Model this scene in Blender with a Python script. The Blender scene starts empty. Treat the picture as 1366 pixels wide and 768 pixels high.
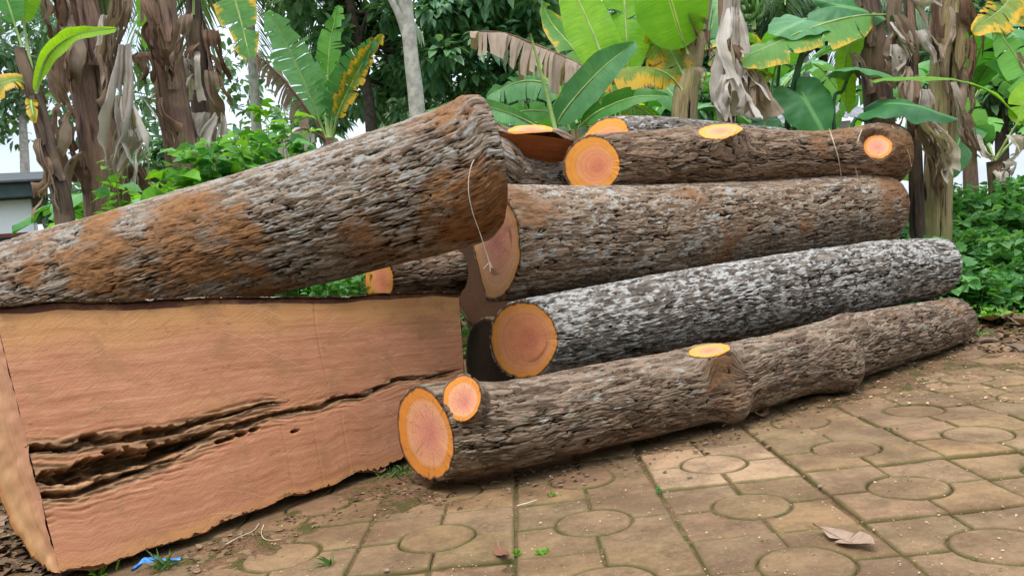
import bpy, bmesh, math, random
import numpy as np
from mathutils import Vector, Matrix, noise as mnoise

# ------------------------------------------------------------------ camera, sky, sun, exposure
scene = bpy.context.scene
COL = scene.collection
FPX, CX, CY = 1100.0, 683.0, 384.0            # focal length and centre in photo pixels (1366 x 768)
PITCH, ROLL, CAMH = 0.0448, -0.1104, 0.7046   # camera height above the paving in metres
_cp, _sp = math.cos(PITCH), math.sin(PITCH)
_r0 = np.array([1.0, 0, 0]); _u0 = np.array([0, _sp, _cp]); FW = np.array([0, _cp, -_sp])
RT = math.cos(ROLL) * _r0 + math.sin(ROLL) * _u0
UP = -math.sin(ROLL) * _r0 + math.cos(ROLL) * _u0
EYE = np.array([0, 0, CAMH])
cam_d = bpy.data.cameras.new('camera'); cam = bpy.data.objects.new('camera', cam_d); COL.objects.link(cam)
M = Matrix.Identity(4)
for i in range(3):
    M[i][0] = RT[i]; M[i][1] = UP[i]; M[i][2] = -FW[i]; M[i][3] = EYE[i]
cam.matrix_world = M
cam_d.sensor_width = 36.0; cam_d.lens = FPX / 1366.0 * 36.0
cam_d.clip_start = 0.05; cam_d.clip_end = 2000
scene.camera = cam

SUN_EL, SUN_AZ = math.radians(68), math.radians(200)   # azimuth clockwise from +Y: high, behind the camera, left
world = bpy.data.worlds.new('World'); scene.world = world; world.use_nodes = True
wn, wl = world.node_tree.nodes, world.node_tree.links
wn.clear()
w_out = wn.new('ShaderNodeOutputWorld'); w_bg = wn.new('ShaderNodeBackground'); w_sky = wn.new('ShaderNodeTexSky')
w_sky.sky_type = 'NISHITA'; w_sky.sun_disc = False
w_sky.sun_elevation = SUN_EL; w_sky.sun_rotation = SUN_AZ
w_sky.air_density = 1.0; w_sky.dust_density = 3.0; w_sky.ozone_density = 1.0
w_tc = wn.new('ShaderNodeTexCoord'); w_ns = wn.new('ShaderNodeTexNoise'); w_mp = wn.new('ShaderNodeMapping')
w_mp.inputs['Scale'].default_value = (1, 1, 2.2)
w_ns.inputs['Scale'].default_value = 2.6; w_ns.inputs['Detail'].default_value = 6; w_ns.inputs['Roughness'].default_value = 0.55
w_rp = wn.new('ShaderNodeValToRGB')
w_rp.color_ramp.elements[0].position = 0.30; w_rp.color_ramp.elements[0].color = (0.35, 0.35, 0.35, 1)
w_rp.color_ramp.elements[1].position = 0.62; w_rp.color_ramp.elements[1].color = (1, 1, 1, 1)
w_mx = wn.new('ShaderNodeMix'); w_mx.data_type = 'RGBA'
w_mx.inputs[7].default_value = (9.5, 10.6, 12.0, 1)      # bright even cloud
wl.new(w_tc.outputs['Generated'], w_mp.inputs['Vector']); wl.new(w_mp.outputs[0], w_ns.inputs['Vector'])
wl.new(w_ns.outputs[0], w_rp.inputs[0]); wl.new(w_rp.outputs[0], w_mx.inputs[0]); wl.new(w_sky.outputs[0], w_mx.inputs[6])
w_sep = wn.new('ShaderNodeSeparateXYZ'); w_m1 = wn.new('ShaderNodeMapRange'); w_vm = wn.new('ShaderNodeVectorMath'); w_vm.operation = 'SCALE'
w_m1.inputs[1].default_value = 0.0; w_m1.inputs[2].default_value = 1.0; w_m1.inputs[3].default_value = 0.80; w_m1.inputs[4].default_value = 2.5   # overcast: the zenith is brighter than the horizon
wl.new(w_tc.outputs['Generated'], w_sep.inputs[0]); wl.new(w_sep.outputs[2], w_m1.inputs[0]); wl.new(w_mx.outputs[2], w_vm.inputs[0]); wl.new(w_m1.outputs[0], w_vm.inputs['Scale'])
wl.new(w_vm.outputs[0], w_bg.inputs['Color']); w_bg.inputs['Strength'].default_value = 0.08
wl.new(w_bg.outputs[0], w_out.inputs['Surface'])

sun_d = bpy.data.lights.new('sun', 'SUN'); sun = bpy.data.objects.new('sun', sun_d); COL.objects.link(sun)
sun_d.energy = 1.5; sun_d.angle = math.radians(20); sun_d.color = (1.0, 0.95, 0.87)
_sd = Vector((math.sin(SUN_AZ) * math.cos(SUN_EL), math.cos(SUN_AZ) * math.cos(SUN_EL), math.sin(SUN_EL)))
sun.rotation_euler = _sd.to_track_quat('Z', 'Y').to_euler()
sun.location = _sd * 20

scene.view_settings.view_transform = 'Standard'; scene.view_settings.look = 'None'
scene.view_settings.gamma = 1.0; scene.view_settings.use_curve_mapping = False
scene.view_settings.exposure = 0.58
scene.render.engine = 'CYCLES'
scene.cycles.use_denoising = True; scene.render.filter_size = 1.0
scene.cycles.max_bounces = 8; scene.cycles.transparent_max_bounces = 8

rng = np.random.default_rng(7)
R = random.Random(7)

# ------------------------------------------------------------------ pixels to places
def ray(px, py): return FW + RT * (px - CX) / FPX - UP * (py - CY) / FPX
def at(px, py, d): return EYE + ray(px, py) * d
def ground(px, py, z=0.0):
    d = ray(px, py); return EYE + d * ((z - CAMH) / d[2])
def base_py(px, d, z=0.0):
    return CY + FPX * (CAMH - z + d * (FW[2] + RT[2] * (px - CX) / FPX)) / (d * UP[2])
def base(px, d, z=0.0): return at(px, base_py(px, d, z), d)
def gdepth(px, py, diam):                       # depth at which a round log of that pixel width rests on the ground
    return CAMH / (diam / 2 / FPX - ray(px, py)[2])
def nrm_rows(v): return v / np.maximum(np.linalg.norm(v, axis=-1, keepdims=True), 1e-9)
def nrm(v): v = np.asarray(v, float); return v / max(np.linalg.norm(v), 1e-9)

# ------------------------------------------------------------------ numpy value noise
_PT = np.random.default_rng(3).random((64, 64, 64))
def vnoise(p):
    p = np.asarray(p, float); i = np.floor(p).astype(int); f = p - i; f = f * f * (3 - 2 * f); i &= 63; j = (i + 1) & 63
    x0, y0, z0 = i[..., 0], i[..., 1], i[..., 2]; x1, y1, z1 = j[..., 0], j[..., 1], j[..., 2]
    fx, fy, fz = f[..., 0], f[..., 1], f[..., 2]
    a = _PT[x0, y0, z0] * (1 - fx) + _PT[x1, y0, z0] * fx; b = _PT[x0, y1, z0] * (1 - fx) + _PT[x1, y1, z0] * fx
    c = _PT[x0, y0, z1] * (1 - fx) + _PT[x1, y0, z1] * fx; d = _PT[x0, y1, z1] * (1 - fx) + _PT[x1, y1, z1] * fx
    return ((a * (1 - fy) + b * fy) * (1 - fz) + (c * (1 - fy) + d * fy) * fz) * 2 - 1
def fbm(p, o=4, g=0.5):
    p = np.asarray(p, float); s = 0; a = 1.0
    for k in range(o): s = s + a * vnoise(p * 2 ** k + 17.3 * k); a *= g
    return s
def worley(p):
    """F1, F2, cell random, vector to the nearest feature"""
    p = np.asarray(p, float); sh = p.shape[:-1]; p = p.reshape(-1, 3); i = np.floor(p).astype(int); f1 = np.full(len(p), 9.0); f2 = f1.copy(); cid = np.zeros(len(p)); vec = np.zeros_like(p)
    for dx in (-1, 0, 1):
        for dy in (-1, 0, 1):
            for dz in (-1, 0, 1):
                c = i + (dx, dy, dz); k = c & 63
                q = c + np.stack([_PT[k[:, 0], k[:, 1], k[:, 2]], _PT[k[:, 1], k[:, 2], k[:, 0]], _PT[k[:, 2], k[:, 0], k[:, 1]]], 1)
                v = q - p; d = np.sqrt((v * v).sum(1)); near = d < f1
                f2 = np.where(near, f1, np.minimum(f2, d)); f1 = np.where(near, d, f1)
                cid = np.where(near, _PT[(k[:, 0] + 7) & 63, k[:, 2], k[:, 1]], cid); vec[near] = v[near]
    return f1.reshape(sh), f2.reshape(sh), cid.reshape(sh), vec.reshape(*sh, 3)
def sstep(a, b, x): t = np.clip((x - a) / (b - a), 0, 1); return t * t * (3 - 2 * t)

# ------------------------------------------------------------------ mesh objects
def link(o, parent=None):
    COL.objects.link(o)
    if parent is not None: o.parent = parent
    return o
def wloc(o):                                       # things carry no rotation: parents only offset
    w = np.zeros(3)
    while o is not None: w += np.array(o.location); o = o.parent
    return w
def mesh_obj(name, verts, faces, mat, parent=None, smooth=True, attrs=None, vecs=None, mid=None):
    me = bpy.data.meshes.new(name)
    verts = np.ascontiguousarray(np.asarray(verts, float) - wloc(parent), np.float32)
    if isinstance(faces, np.ndarray):
        k = faces.shape[1]; n = len(faces)
        me.vertices.add(len(verts)); me.vertices.foreach_set('co', verts.ravel())
        me.loops.add(n * k); me.loops.foreach_set('vertex_index', np.ascontiguousarray(faces, np.int32).ravel())
        me.polygons.add(n); me.polygons.foreach_set('loop_start', np.arange(n, dtype=np.int32) * k)
        me.update(calc_edges=True)
    else:
        me.from_pydata(verts.tolist(), [], faces)
    if smooth: me.polygons.foreach_set('use_smooth', np.ones(len(me.polygons), bool))
    for m in (mat if isinstance(mat, (list, tuple)) else [mat]): me.materials.append(m)
    if mid is not None: me.polygons.foreach_set('material_index', np.asarray(mid, np.int32))
    for k, v in (attrs or {}).items():
        a = me.attributes.new(k, 'FLOAT', 'POINT'); a.data.foreach_set('value', np.asarray(v, np.float32))
    for k, v in (vecs or {}).items():
        a = me.attributes.new(k, 'FLOAT_VECTOR', 'POINT'); a.data.foreach_set('vector', np.ascontiguousarray(v, np.float32).ravel())
    me.update()
    return link(bpy.data.objects.new(name, me), parent)
def tag(o, label=None, cat=None, group=None, kind=None):
    if label: o['label'] = label
    if cat: o['category'] = cat
    if group: o['group'] = group
    if kind: o['kind'] = kind
    return o
def thing(name, label, cat, loc=(0, 0, 0), group=None):
    o = bpy.data.objects.new(name, None); o.empty_display_size = 0.1; link(o); o.location = Vector(loc)
    bpy.context.view_layer.update()
    return tag(o, label, cat, group)
def grid_faces(nu, nv, closed=False):
    vv = nv if closed else nv - 1
    i, j = np.meshgrid(np.arange(nu - 1), np.arange(vv), indexing='ij'); j2 = (j + 1) % nv
    return np.stack([i * nv + j, (i + 1) * nv + j, (i + 1) * nv + j2, i * nv + j2], -1).reshape(-1, 4)
def catmull(P, n):
    P = np.asarray(P, float)
    if len(P) == 2: t = np.linspace(0, 1, n)[:, None]; return P[0] * (1 - t) + P[1] * t
    Q = np.vstack([2 * P[0] - P[1], P, 2 * P[-1] - P[-2]]); m = len(P) - 1
    u = np.linspace(0, m, n); k = np.minimum(u.astype(int), m - 1); t = (u - k)[:, None]
    a, b, c, d = Q[k], Q[k + 1], Q[k + 2], Q[k + 3]
    return 0.5 * (2 * b + (c - a) * t + (2 * a - 5 * b + 4 * c - d) * t ** 2 + (3 * b - a - 3 * c + d) * t ** 3)
def frames(C, up=(0, 0, 1)):
    T = np.gradient(C, axis=0); T /= np.linalg.norm(T, axis=1)[:, None]
    N = np.empty_like(T); n = np.asarray(up, float)
    for i in range(len(C)):
        n = n - T[i] * (n @ T[i]); n = nrm(n); N[i] = n
    return T, N, np.cross(T, N)
def tube_arrays(C, rad, k=8, up=(0, 0.3, 1)):
    C = np.asarray(C, float); T, N, B = frames(C, up); th = np.arange(k) / k * 2 * math.pi
    rad = np.broadcast_to(rad, len(C))
    V = C[:, None] + rad[:, None, None] * (np.cos(th)[None, :, None] * N[:, None] + np.sin(th)[None, :, None] * B[:, None])
    F = [list(map(int, f)) for f in grid_faces(len(C), k, True)]
    F.append(list(range(k))[::-1]); F.append([(len(C) - 1) * k + j for j in range(k)])
    return V.reshape(-1, 3), F
def tube(name, pts, r0, r1, mat, parent=None, k=8, n=16, up=(0, 0.3, 1)):
    C = catmull(pts, n); V, F = tube_arrays(C, np.linspace(r0, r1, n), k, up)
    L = np.concatenate([[0], np.cumsum(np.linalg.norm(np.diff(C, axis=0), axis=1))])
    th = np.arange(k) / k * 2 * math.pi
    lc = np.stack([np.repeat(L, k), np.tile(np.cos(th) * r0, n), np.tile(np.sin(th) * r0, n)], 1)
    return mesh_obj(name, V, F, mat, parent, vecs={'lc': lc})

# ------------------------------------------------------------------ materials
class NT:
    def __init__(s, name):
        s.m = bpy.data.materials.new(name); s.m.use_nodes = True; s.t = s.m.node_tree; s.n = s.t.nodes; s.l = s.t.links; s.n.clear()
        s.out = s.n.new('ShaderNodeOutputMaterial')
    def new(s, typ, **kw):
        nd = s.n.new('ShaderNode' + typ)
        for k, v in kw.items():
            if k in nd.inputs.keys(): s.set(nd.inputs[k], v)
            else: setattr(nd, k, v)
        return nd
    def set(s, sock, v):
        if isinstance(v, bpy.types.NodeSocket): s.l.new(v, sock)
        elif isinstance(v, (tuple, list)) and len(v) == 3 and sock.type == 'RGBA': sock.default_value = (*v, 1)
        else: sock.default_value = v
    def attr(s, name, vec=False): nd = s.new('Attribute', attribute_name=name); return nd.outputs['Vector' if vec else 'Fac']
    def math(s, op, a, b=0.0, clamp=False):
        nd = s.new('Math', operation=op, use_clamp=clamp); s.set(nd.inputs[0], a); s.set(nd.inputs[1], b); return nd.outputs[0]
    def vmul(s, v, k): nd = s.new('VectorMath', operation='MULTIPLY'); s.set(nd.inputs[0], v); s.set(nd.inputs[1], k); return nd.outputs[0]
    def vadd(s, v, k): nd = s.new('VectorMath', operation='ADD'); s.set(nd.inputs[0], v); s.set(nd.inputs[1], k); return nd.outputs[0]
    def noise(s, vec, scale, detail=4, rough=0.55, col=False, dist=0.0):
        nd = s.new('TexNoise'); s.set(nd.inputs['Vector'], vec); nd.inputs['Scale'].default_value = scale
        nd.inputs['Detail'].default_value = detail; nd.inputs['Roughness'].default_value = rough; nd.inputs['Distortion'].default_value = dist
        return nd.outputs['Color' if col else 0]
    def vor(s, vec, scale, feature='F1', rnd=1.0):
        nd = s.new('TexVoronoi', feature=feature); s.set(nd.inputs['Vector'], vec); nd.inputs['Scale'].default_value = scale
        nd.inputs['Randomness'].default_value = rnd; return nd
    def map(s, v, a, b, c=0.0, d=1.0, smooth=True):
        nd = s.new('MapRange', interpolation_type='SMOOTHSTEP' if smooth else 'LINEAR'); s.set(nd.inputs[0], v)
        for i, x in enumerate((a, b, c, d)): s.set(nd.inputs[i + 1], x)
        return nd.outputs[0]
    def mix(s, f, a, b, blend='MIX'):
        nd = s.new('Mix', data_type='RGBA', blend_type=blend); s.set(nd.inputs[0], f); s.set(nd.inputs[6], a); s.set(nd.inputs[7], b); return nd.outputs[2]
    def ramp(s, f, stops):
        nd = s.new('ValToRGB'); s.set(nd.inputs[0], f); e = nd.color_ramp.elements
        while len(e) < len(stops): e.new(0.5)
        for k, (p, c) in enumerate(stops): e[k].position = p; e[k].color = (*c, 1)
        return nd.outputs[0]
    def bump(s, h, strength=0.5, dist=0.01, normal=None):
        nd = s.new('Bump'); s.set(nd.inputs['Height'], h); nd.inputs['Strength'].default_value = strength; nd.inputs['Distance'].default_value = dist
        if normal is not None: s.set(nd.inputs['Normal'], normal)
        return nd.outputs[0]
    def principled(s, col, rough=0.7, normal=None, spec=0.3):
        p = s.new('BsdfPrincipled'); s.set(p.inputs['Base Color'], col); s.set(p.inputs['Roughness'], rough); p.inputs['Specular IOR Level'].default_value = spec
        if normal is not None: s.set(p.inputs['Normal'], normal)
        return p.outputs[0]
    def done(s, surf, disp=None, method='BUMP'):
        s.l.new(surf, s.out.inputs['Surface'])
        if disp is not None: s.l.new(disp, s.out.inputs['Displacement']); s.m.displacement_method = method
        return s.m

def plain(name, col, rough=0.7, var=0.25, scale=25, bump=0.2, spec=0.3):
    t = NT(name); tc = t.new('TexCoord').outputs['Object']
    n = t.noise(tc, scale, 5, 0.6)
    c = t.mix(t.map(n, 0.3, 0.7), tuple(x * (1 - var) for x in col), tuple(min(1, x * (1 + var)) for x in col))
    return t.done(t.principled(c, rough, t.bump(n, bump, 0.01), spec))

def bark_mat(name, dark=(0.009, 0.006, 0.004), mid=(0.125, 0.085, 0.058), pale=(0.27, 0.235, 0.19), lichen=(0.46, 0.45, 0.42),
             dirt=(0.235, 0.118, 0.056), seed=0.0, moss=0.25, red=0.25):
    """colour and fine grain; plates and furrows are in the mesh (attributes bh, bc, bl, dirt)"""
    t = NT(name); lc = t.vadd(t.attr('lc', True), (seed, seed * 1.7, seed * 0.6)); bh = t.attr('bh'); bc = t.attr('bc'); bl = t.attr('bl'); dm = t.attr('dirt')
    fine = t.noise(t.vmul(lc, (0.16, 1, 1)), 150, 4, 0.75); md = t.noise(t.vmul(lc, (0.35, 1, 1)), 34, 4, 0.7)
    c = t.mix(t.map(t.math('ADD', t.math('MULTIPLY', fine, 0.6), t.math('MULTIPLY', bc, 0.4)), 0.25, 0.75), mid, pale)
    c = t.mix(t.math('MULTIPLY', t.map(md, 0.56, 0.70), red * 0.7), c, (0.30, 0.15, 0.08))
    lm = t.map(t.math('ADD', bl, t.math('MULTIPLY', t.math('SUBTRACT', fine, 0.5), 1.3)), 0.42, 0.80)
    c = t.mix(t.math('MULTIPLY', lm, 0.9), c, t.mix(fine, tuple(x * 0.62 for x in lichen), tuple(min(1, x * 1.25) for x in lichen)))
    c = t.mix(t.math('MULTIPLY', t.map(md, 0.44, 0.30), moss), c, (0.11, 0.125, 0.07))
    hh = t.math('ADD', bh, t.math('MULTIPLY', t.math('SUBTRACT', fine, 0.5), 0.55))
    c = t.mix(t.map(hh, 0.11, 0.44), dark, c)
    dk = t.math('ADD', dm, t.math('ADD', t.math('MULTIPLY', t.math('SUBTRACT', md, 0.5), 0.9), t.math('MULTIPLY', t.math('SUBTRACT', fine, 0.5), 0.7)))
    dcol = t.mix(t.map(t.math('ADD', t.math('MULTIPLY', md, 0.5), t.math('MULTIPLY', fine, 0.5)), 0.30, 0.68), tuple(x * 0.38 for x in dirt), tuple(min(1, x * 1.3) for x in dirt))
    dcol = t.mix(t.map(hh, 0.0, 0.34), tuple(x * 0.12 for x in dirt), dcol)
    c = t.mix(t.math('MULTIPLY', t.map(dk, 0.22, 0.85), 0.93), c, dcol)
    hb = t.math('ADD', t.math('MULTIPLY', fine, 1.0), t.math('MULTIPLY', md, 0.7))
    return t.done(t.principled(c, 0.9, t.bump(hb, 0.8, 0.008), 0.15))

def cut_mat(name, heart=(0.73, 0.30, 0.185), sap=(0.75, 0.27, 0.04), edge=(0.10, 0.045, 0.02), sapw=0.80, rings=26, bright=1.0, seed=0.0, fresh=0.0):
    t = NT(name); rr = t.attr('rr'); lc = t.vadd(t.attr('lc', True), (seed, seed, seed))
    n = t.noise(lc, 11, 4, 0.6); n2 = t.noise(lc, 90, 5, 0.7)
    q = t.math('ADD', rr, t.math('MULTIPLY', t.math('SUBTRACT', n, 0.5), 0.13))
    ring = t.math('MULTIPLY', t.math('SUBTRACT', t.noise(t.new('CombineXYZ', X=t.math('MULTIPLY', q, rings * 0.9), Y=seed).outputs[0], 1.0, 3, 0.6), 0.32), 3.2)
    c = t.ramp(q, [(0.0, tuple(x * bright for x in (heart[0] * 0.8, heart[1] * 0.7, heart[2] * 0.8))), (0.35, tuple(x * bright for x in heart)),
                   (sapw - 0.08, tuple(x * bright for x in (heart[0] * 1.05, heart[1] * 1.25, heart[2]))), (sapw, tuple(x * bright for x in sap)), (0.955, tuple(x * bright for x in sap)), (0.985, edge)])
    c = t.mix(t.math('MULTIPLY', t.map(ring, 0.35, 1.0), 0.20), c, tuple(x * 0.45 for x in heart))
    c = t.mix(t.math('MULTIPLY', t.map(n2, 0.45, 0.75), 0.15), c, tuple(min(1, x * 1.2) for x in heart))
    c = t.mix(t.math('MULTIPLY', t.map(t.noise(lc, 7, 5, 0.7), 0.57, 0.7), 0.28), c, (heart[0] * 0.55, heart[1] * 0.5, heart[2] * 0.6))
    sx = t.new('SeparateXYZ'); t.set(sx.inputs[0], lc); an = t.math('ARCTAN2', sx.outputs[1], sx.outputs[0])
    ck = t.noise(t.new('CombineXYZ', X=t.math('MULTIPLY', an, 5.0), Y=t.math('MULTIPLY', rr, 0.8)).outputs[0], 1.6, 3, 0.6)
    c = t.mix(t.math('MULTIPLY', t.map(ck, 0.60, 0.635), 0.6), c, tuple(x * 0.30 for x in heart))
    gr = t.noise(t.vmul(lc, (1, 0.25, 1)), 75, 4, 0.7); c = t.mix(t.math('MULTIPLY', t.map(gr, 0.54, 0.74), 0.22), c, tuple(x * 0.5 for x in heart))
    # chainsaw strokes
    sr = t.new('VectorRotate', rotation_type='Z_AXIS', Angle=0.5 + seed); t.set(sr.inputs['Vector'], lc); sw = t.noise(t.vmul(sr.outputs[0], (0.07, 1, 1)), 150, 3, 0.6)
    hgt = t.math('ADD', t.math('MULTIPLY', sw, 0.6), t.math('MULTIPLY', n2, 0.6))
    return t.done(t.principled(c, 0.72, t.bump(hgt, 0.5, 0.004), 0.25))

def sawn_mat(name, tintc=(1, 1, 1)):
    t = NT(name); lc = t.attr('lc', True); rot = t.attr('rot'); edge = t.attr('edge')   # lc: metres along, up, out of the face
    st = t.vmul(lc, (0.10, 1, 1)); n = t.noise(t.vmul(t.vadd(lc, t.vmul(t.noise(lc, 2.5, 2, 0.5, col=True), (0.0, 0.014, 0))), (0.035, 1, 1)), 40, 7, 0.72); n2 = t.noise(t.vmul(lc, (0.16, 1, 1)), 85, 6, 0.7); n3 = t.noise(lc, 4.5, 5, 0.6)
    c = t.ramp(n, [(0.30, (0.24, 0.086, 0.040)), (0.42, (0.385, 0.155, 0.076)), (0.55, (0.455, 0.195, 0.100)), (0.68, (0.53, 0.262, 0.148))])
    c = t.mix(t.math('MULTIPLY', t.map(n2, 0.48, 0.66), 0.30), c, (0.60, 0.33, 0.20)); c = t.mix(t.math('MULTIPLY', t.map(n2, 0.46, 0.32), 0.35), c, (0.23, 0.090, 0.045)); fib = t.noise(t.vmul(lc, (0.05, 1, 1)), 420, 3, 0.7); c = t.mix(t.math('MULTIPLY', t.map(fib, 0.50, 0.68), 0.28), c, (0.25, 0.105, 0.055))
    och = t.math('ADD', edge, t.math('ADD', t.math('MULTIPLY', t.math('SUBTRACT', n3, 0.5), 1.5), t.math('MULTIPLY', t.math('SUBTRACT', n, 0.5), 0.9)))
    c = t.mix(t.math('MULTIPLY', t.map(och, 0.25, 1.15), 0.72), c, (0.47, 0.24, 0.078))
    dk = t.noise(t.vmul(lc, (0.5, 1, 1)), 13, 7, 0.75)
    c = t.mix(t.math('MULTIPLY', t.map(dk, 0.60, 0.74), 0.55), c, (0.17, 0.085, 0.04))
    lines = t.noise(t.vmul(lc, (0.035, 1, 1)), 60, 3, 0.5)
    c = t.mix(t.math('MULTIPLY', t.map(lines, 0.62, 0.70), 0.45), c, (0.24, 0.10, 0.055))
    # curved saw strokes
    ctr = t.vadd(lc, (-0.2, 0.9, 0)); ln = t.new('VectorMath', operation='LENGTH'); t.set(ln.inputs[0], t.vadd(ctr, t.vmul(t.noise(lc, 2.2, 2, 0.5, col=True), (0.25, 0.25, 0))))
    arcs = t.noise(t.new('CombineXYZ', X=t.math('MULTIPLY', ln.outputs['Value'], 120.0)).outputs[0], 1.0, 3, 0.6)
    amask = t.map(t.noise(lc, 3.2, 3, 0.5), 0.46, 0.62)
    c = t.mix(t.math('MULTIPLY', t.math('MULTIPLY', t.map(arcs, 0.56, 0.70), amask), 0.55), c, (0.74, 0.46, 0.32))
    rn = t.noise(t.vmul(lc, (0.12, 1, 1)), 40, 6, 0.7)
    rc = t.mix(t.map(rn, 0.34, 0.66), (0.10, 0.052, 0.026), (0.43, 0.235, 0.115))
    c = t.mix(t.map(t.math('ADD', rot, t.math('MULTIPLY', t.math('SUBTRACT', rn, 0.5), 0.9)), 0.14, 0.6), c, rc)
    c = t.mix(t.map(edge, 1.5, 2.0), c, (0.085, 0.028, 0.016))
    sc = t.noise(t.vmul(t.vadd(lc, t.vmul(lc, (0, 0.0, 0))), (1, 1, 1)), 30, 2, 0.5); di = t.new('VectorRotate', rotation_type='Z_AXIS', Angle=-0.55); t.set(di.inputs['Vector'], lc); sc = t.noise(t.vmul(di.outputs[0], (0.06, 1, 1)), 190, 3, 0.65)
    c = t.mix(t.math('MULTIPLY', t.map(sc, 0.54, 0.70), t.map(t.noise(lc, 5, 3, 0.6), 0.45, 0.65, 0.0, 0.32)), c, (0.66, 0.40, 0.25)); c = t.mix(t.math('MULTIPLY', t.map(sc, 0.45, 0.32), 0.35), c, (0.26, 0.11, 0.06))
    blot = t.noise(lc, 6.5, 6, 0.7); c = t.mix(t.math('MULTIPLY', t.map(blot, 0.50, 0.64), 0.6), c, (0.30, 0.145, 0.062)); st2 = t.noise(t.vmul(lc, (0.6, 1, 1)), 22, 6, 0.75); c = t.mix(t.math('MULTIPLY', t.map(st2, 0.60, 0.70), 0.6), c, (0.14, 0.07, 0.035))
    c = t.mix(1.0, c, tintc, 'MULTIPLY')
    hgt = t.math('ADD', t.math('ADD', t.math('MULTIPLY', fib, 0.5), t.math('MULTIPLY', t.math('MULTIPLY', arcs, amask), 0.8)), t.math('ADD', t.math('MULTIPLY', sc, 0.8), t.math('MULTIPLY', t.noise(lc, 200, 3, 0.7), 0.7)))
    return t.done(t.principled(c, 0.75, t.bump(hgt, 0.5, 0.003), 0.25))

MAT = {}
MAT['bark_a'] = bark_mat('bark_front', mid=(0.080, 0.049, 0.031), pale=(0.30, 0.215, 0.15), lichen=(0.34, 0.33, 0.28), seed=1.3, red=0.55, moss=0.5)
MAT['bark_b'] = bark_mat('bark_white', mid=(0.066, 0.051, 0.040), pale=(0.25, 0.21, 0.175), lichen=(0.46, 0.44, 0.41), seed=5.1, red=0.15)
MAT['bark_c'] = bark_mat('bark_brown', mid=(0.110, 0.066, 0.040), pale=(0.36, 0.265, 0.185), lichen=(0.40, 0.39, 0.36), seed=9.2, red=0.5)
MAT['bark_d'] = bark_mat('bark_top', mid=(0.088, 0.051, 0.030), pale=(0.31, 0.21, 0.14), lichen=(0.33, 0.31, 0.27), seed=13.7, red=0.4)
MAT['bark_l'] = bark_mat('bark_big', mid=(0.108, 0.070, 0.047), pale=(0.37, 0.295, 0.225), lichen=(0.37, 0.35, 0.32), seed=21.4, red=0.35, dirt=(0.27, 0.125, 0.048))
MAT['cut'] = cut_mat('fresh_cut')
MAT['cut_b'] = cut_mat('fresh_cut_round', heart=(0.70, 0.245, 0.12), sap=(0.76, 0.30, 0.05), sapw=0.90, seed=4.0, rings=18)
MAT['cut_d'] = cut_mat('fresh_cut_orange', heart=(0.70, 0.245, 0.115), sap=(0.76, 0.30, 0.045), sapw=0.74, seed=7.0, rings=15, bright=1.05)
MAT['cut_c'] = cut_mat('pink_cut', heart=(0.70, 0.32, 0.21), sap=(0.68, 0.33, 0.13), sapw=0.90, seed=2.0, rings=12)
MAT['cut_shade_black'] = cut_mat('shade_black_cut', heart=(0.035, 0.018, 0.012), sap=(0.035, 0.018, 0.012), sapw=0.9, seed=11.0, rings=12)  # near-black ends: the deep shade of the pile's gap put into the colour
MAT['cut_s'] = cut_mat('slab_end_cut', heart=(0.56, 0.265, 0.145), sap=(0.55, 0.24, 0.07), sapw=0.93, seed=2.0, rings=12)
MAT['cut_shade'] = cut_mat('shaded_cut', heart=(0.13, 0.055, 0.034), sap=(0.12, 0.055, 0.03), sapw=0.9, seed=15.0, rings=9)  # inner log end, darkened in its colour for the shade inside the pile
MAT['sawn'] = sawn_mat('sawn_face'); MAT['sawn_o'] = sawn_mat('sawn_face_orange', (1.0, 0.72, 0.45))

# ------------------------------------------------------------------ ground and paving
TILE, GA, GX, GY = 0.40, -0.0103, -0.4531, 2.6696
GI = np.array([math.cos(GA), math.sin(GA)]); GJ = np.array([math.sin(GA), -math.cos(GA)])
def ground_z(x, y):
    """soil level: a bed just under the paving, rising over it towards the garden behind and to the right"""
    p = np.stack([x, y, 0 * x], -1)
    j = (x - GX) * GJ[0] + (y - GY) * GJ[1]                  # metres towards the camera from the grid origin
    i = (x - GX) * GI[0] + (y - GY) * GI[1]
    n = fbm(p * 2.3, 4); n2 = fbm(p * 14 + 5, 3); n3 = fbm(p * 60 + 9, 2)
    lim = np.interp(i, [-2.0, -0.6, 0.0, 0.55, 1.0, 1.7, 2.4, 3.4, 6.0], [0.9, 0.72, 0.45, -0.05, -0.2, -0.45, -0.56, -0.60, -0.62])
    g = sstep(0.16, -0.28, j - lim + 0.14 * n)              # 0 on the paving, 1 on soil
    z = -0.0078 + 0.0022 * n2 + 0.0014 * n3 + g * (0.0115 + 0.006 * n + 0.004 * n2 + 0.0015 * n3)
    far = sstep(5.2, 9.0, y)
    return z + far * 0.12 * (n * 0.5 + 0.3)

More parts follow.
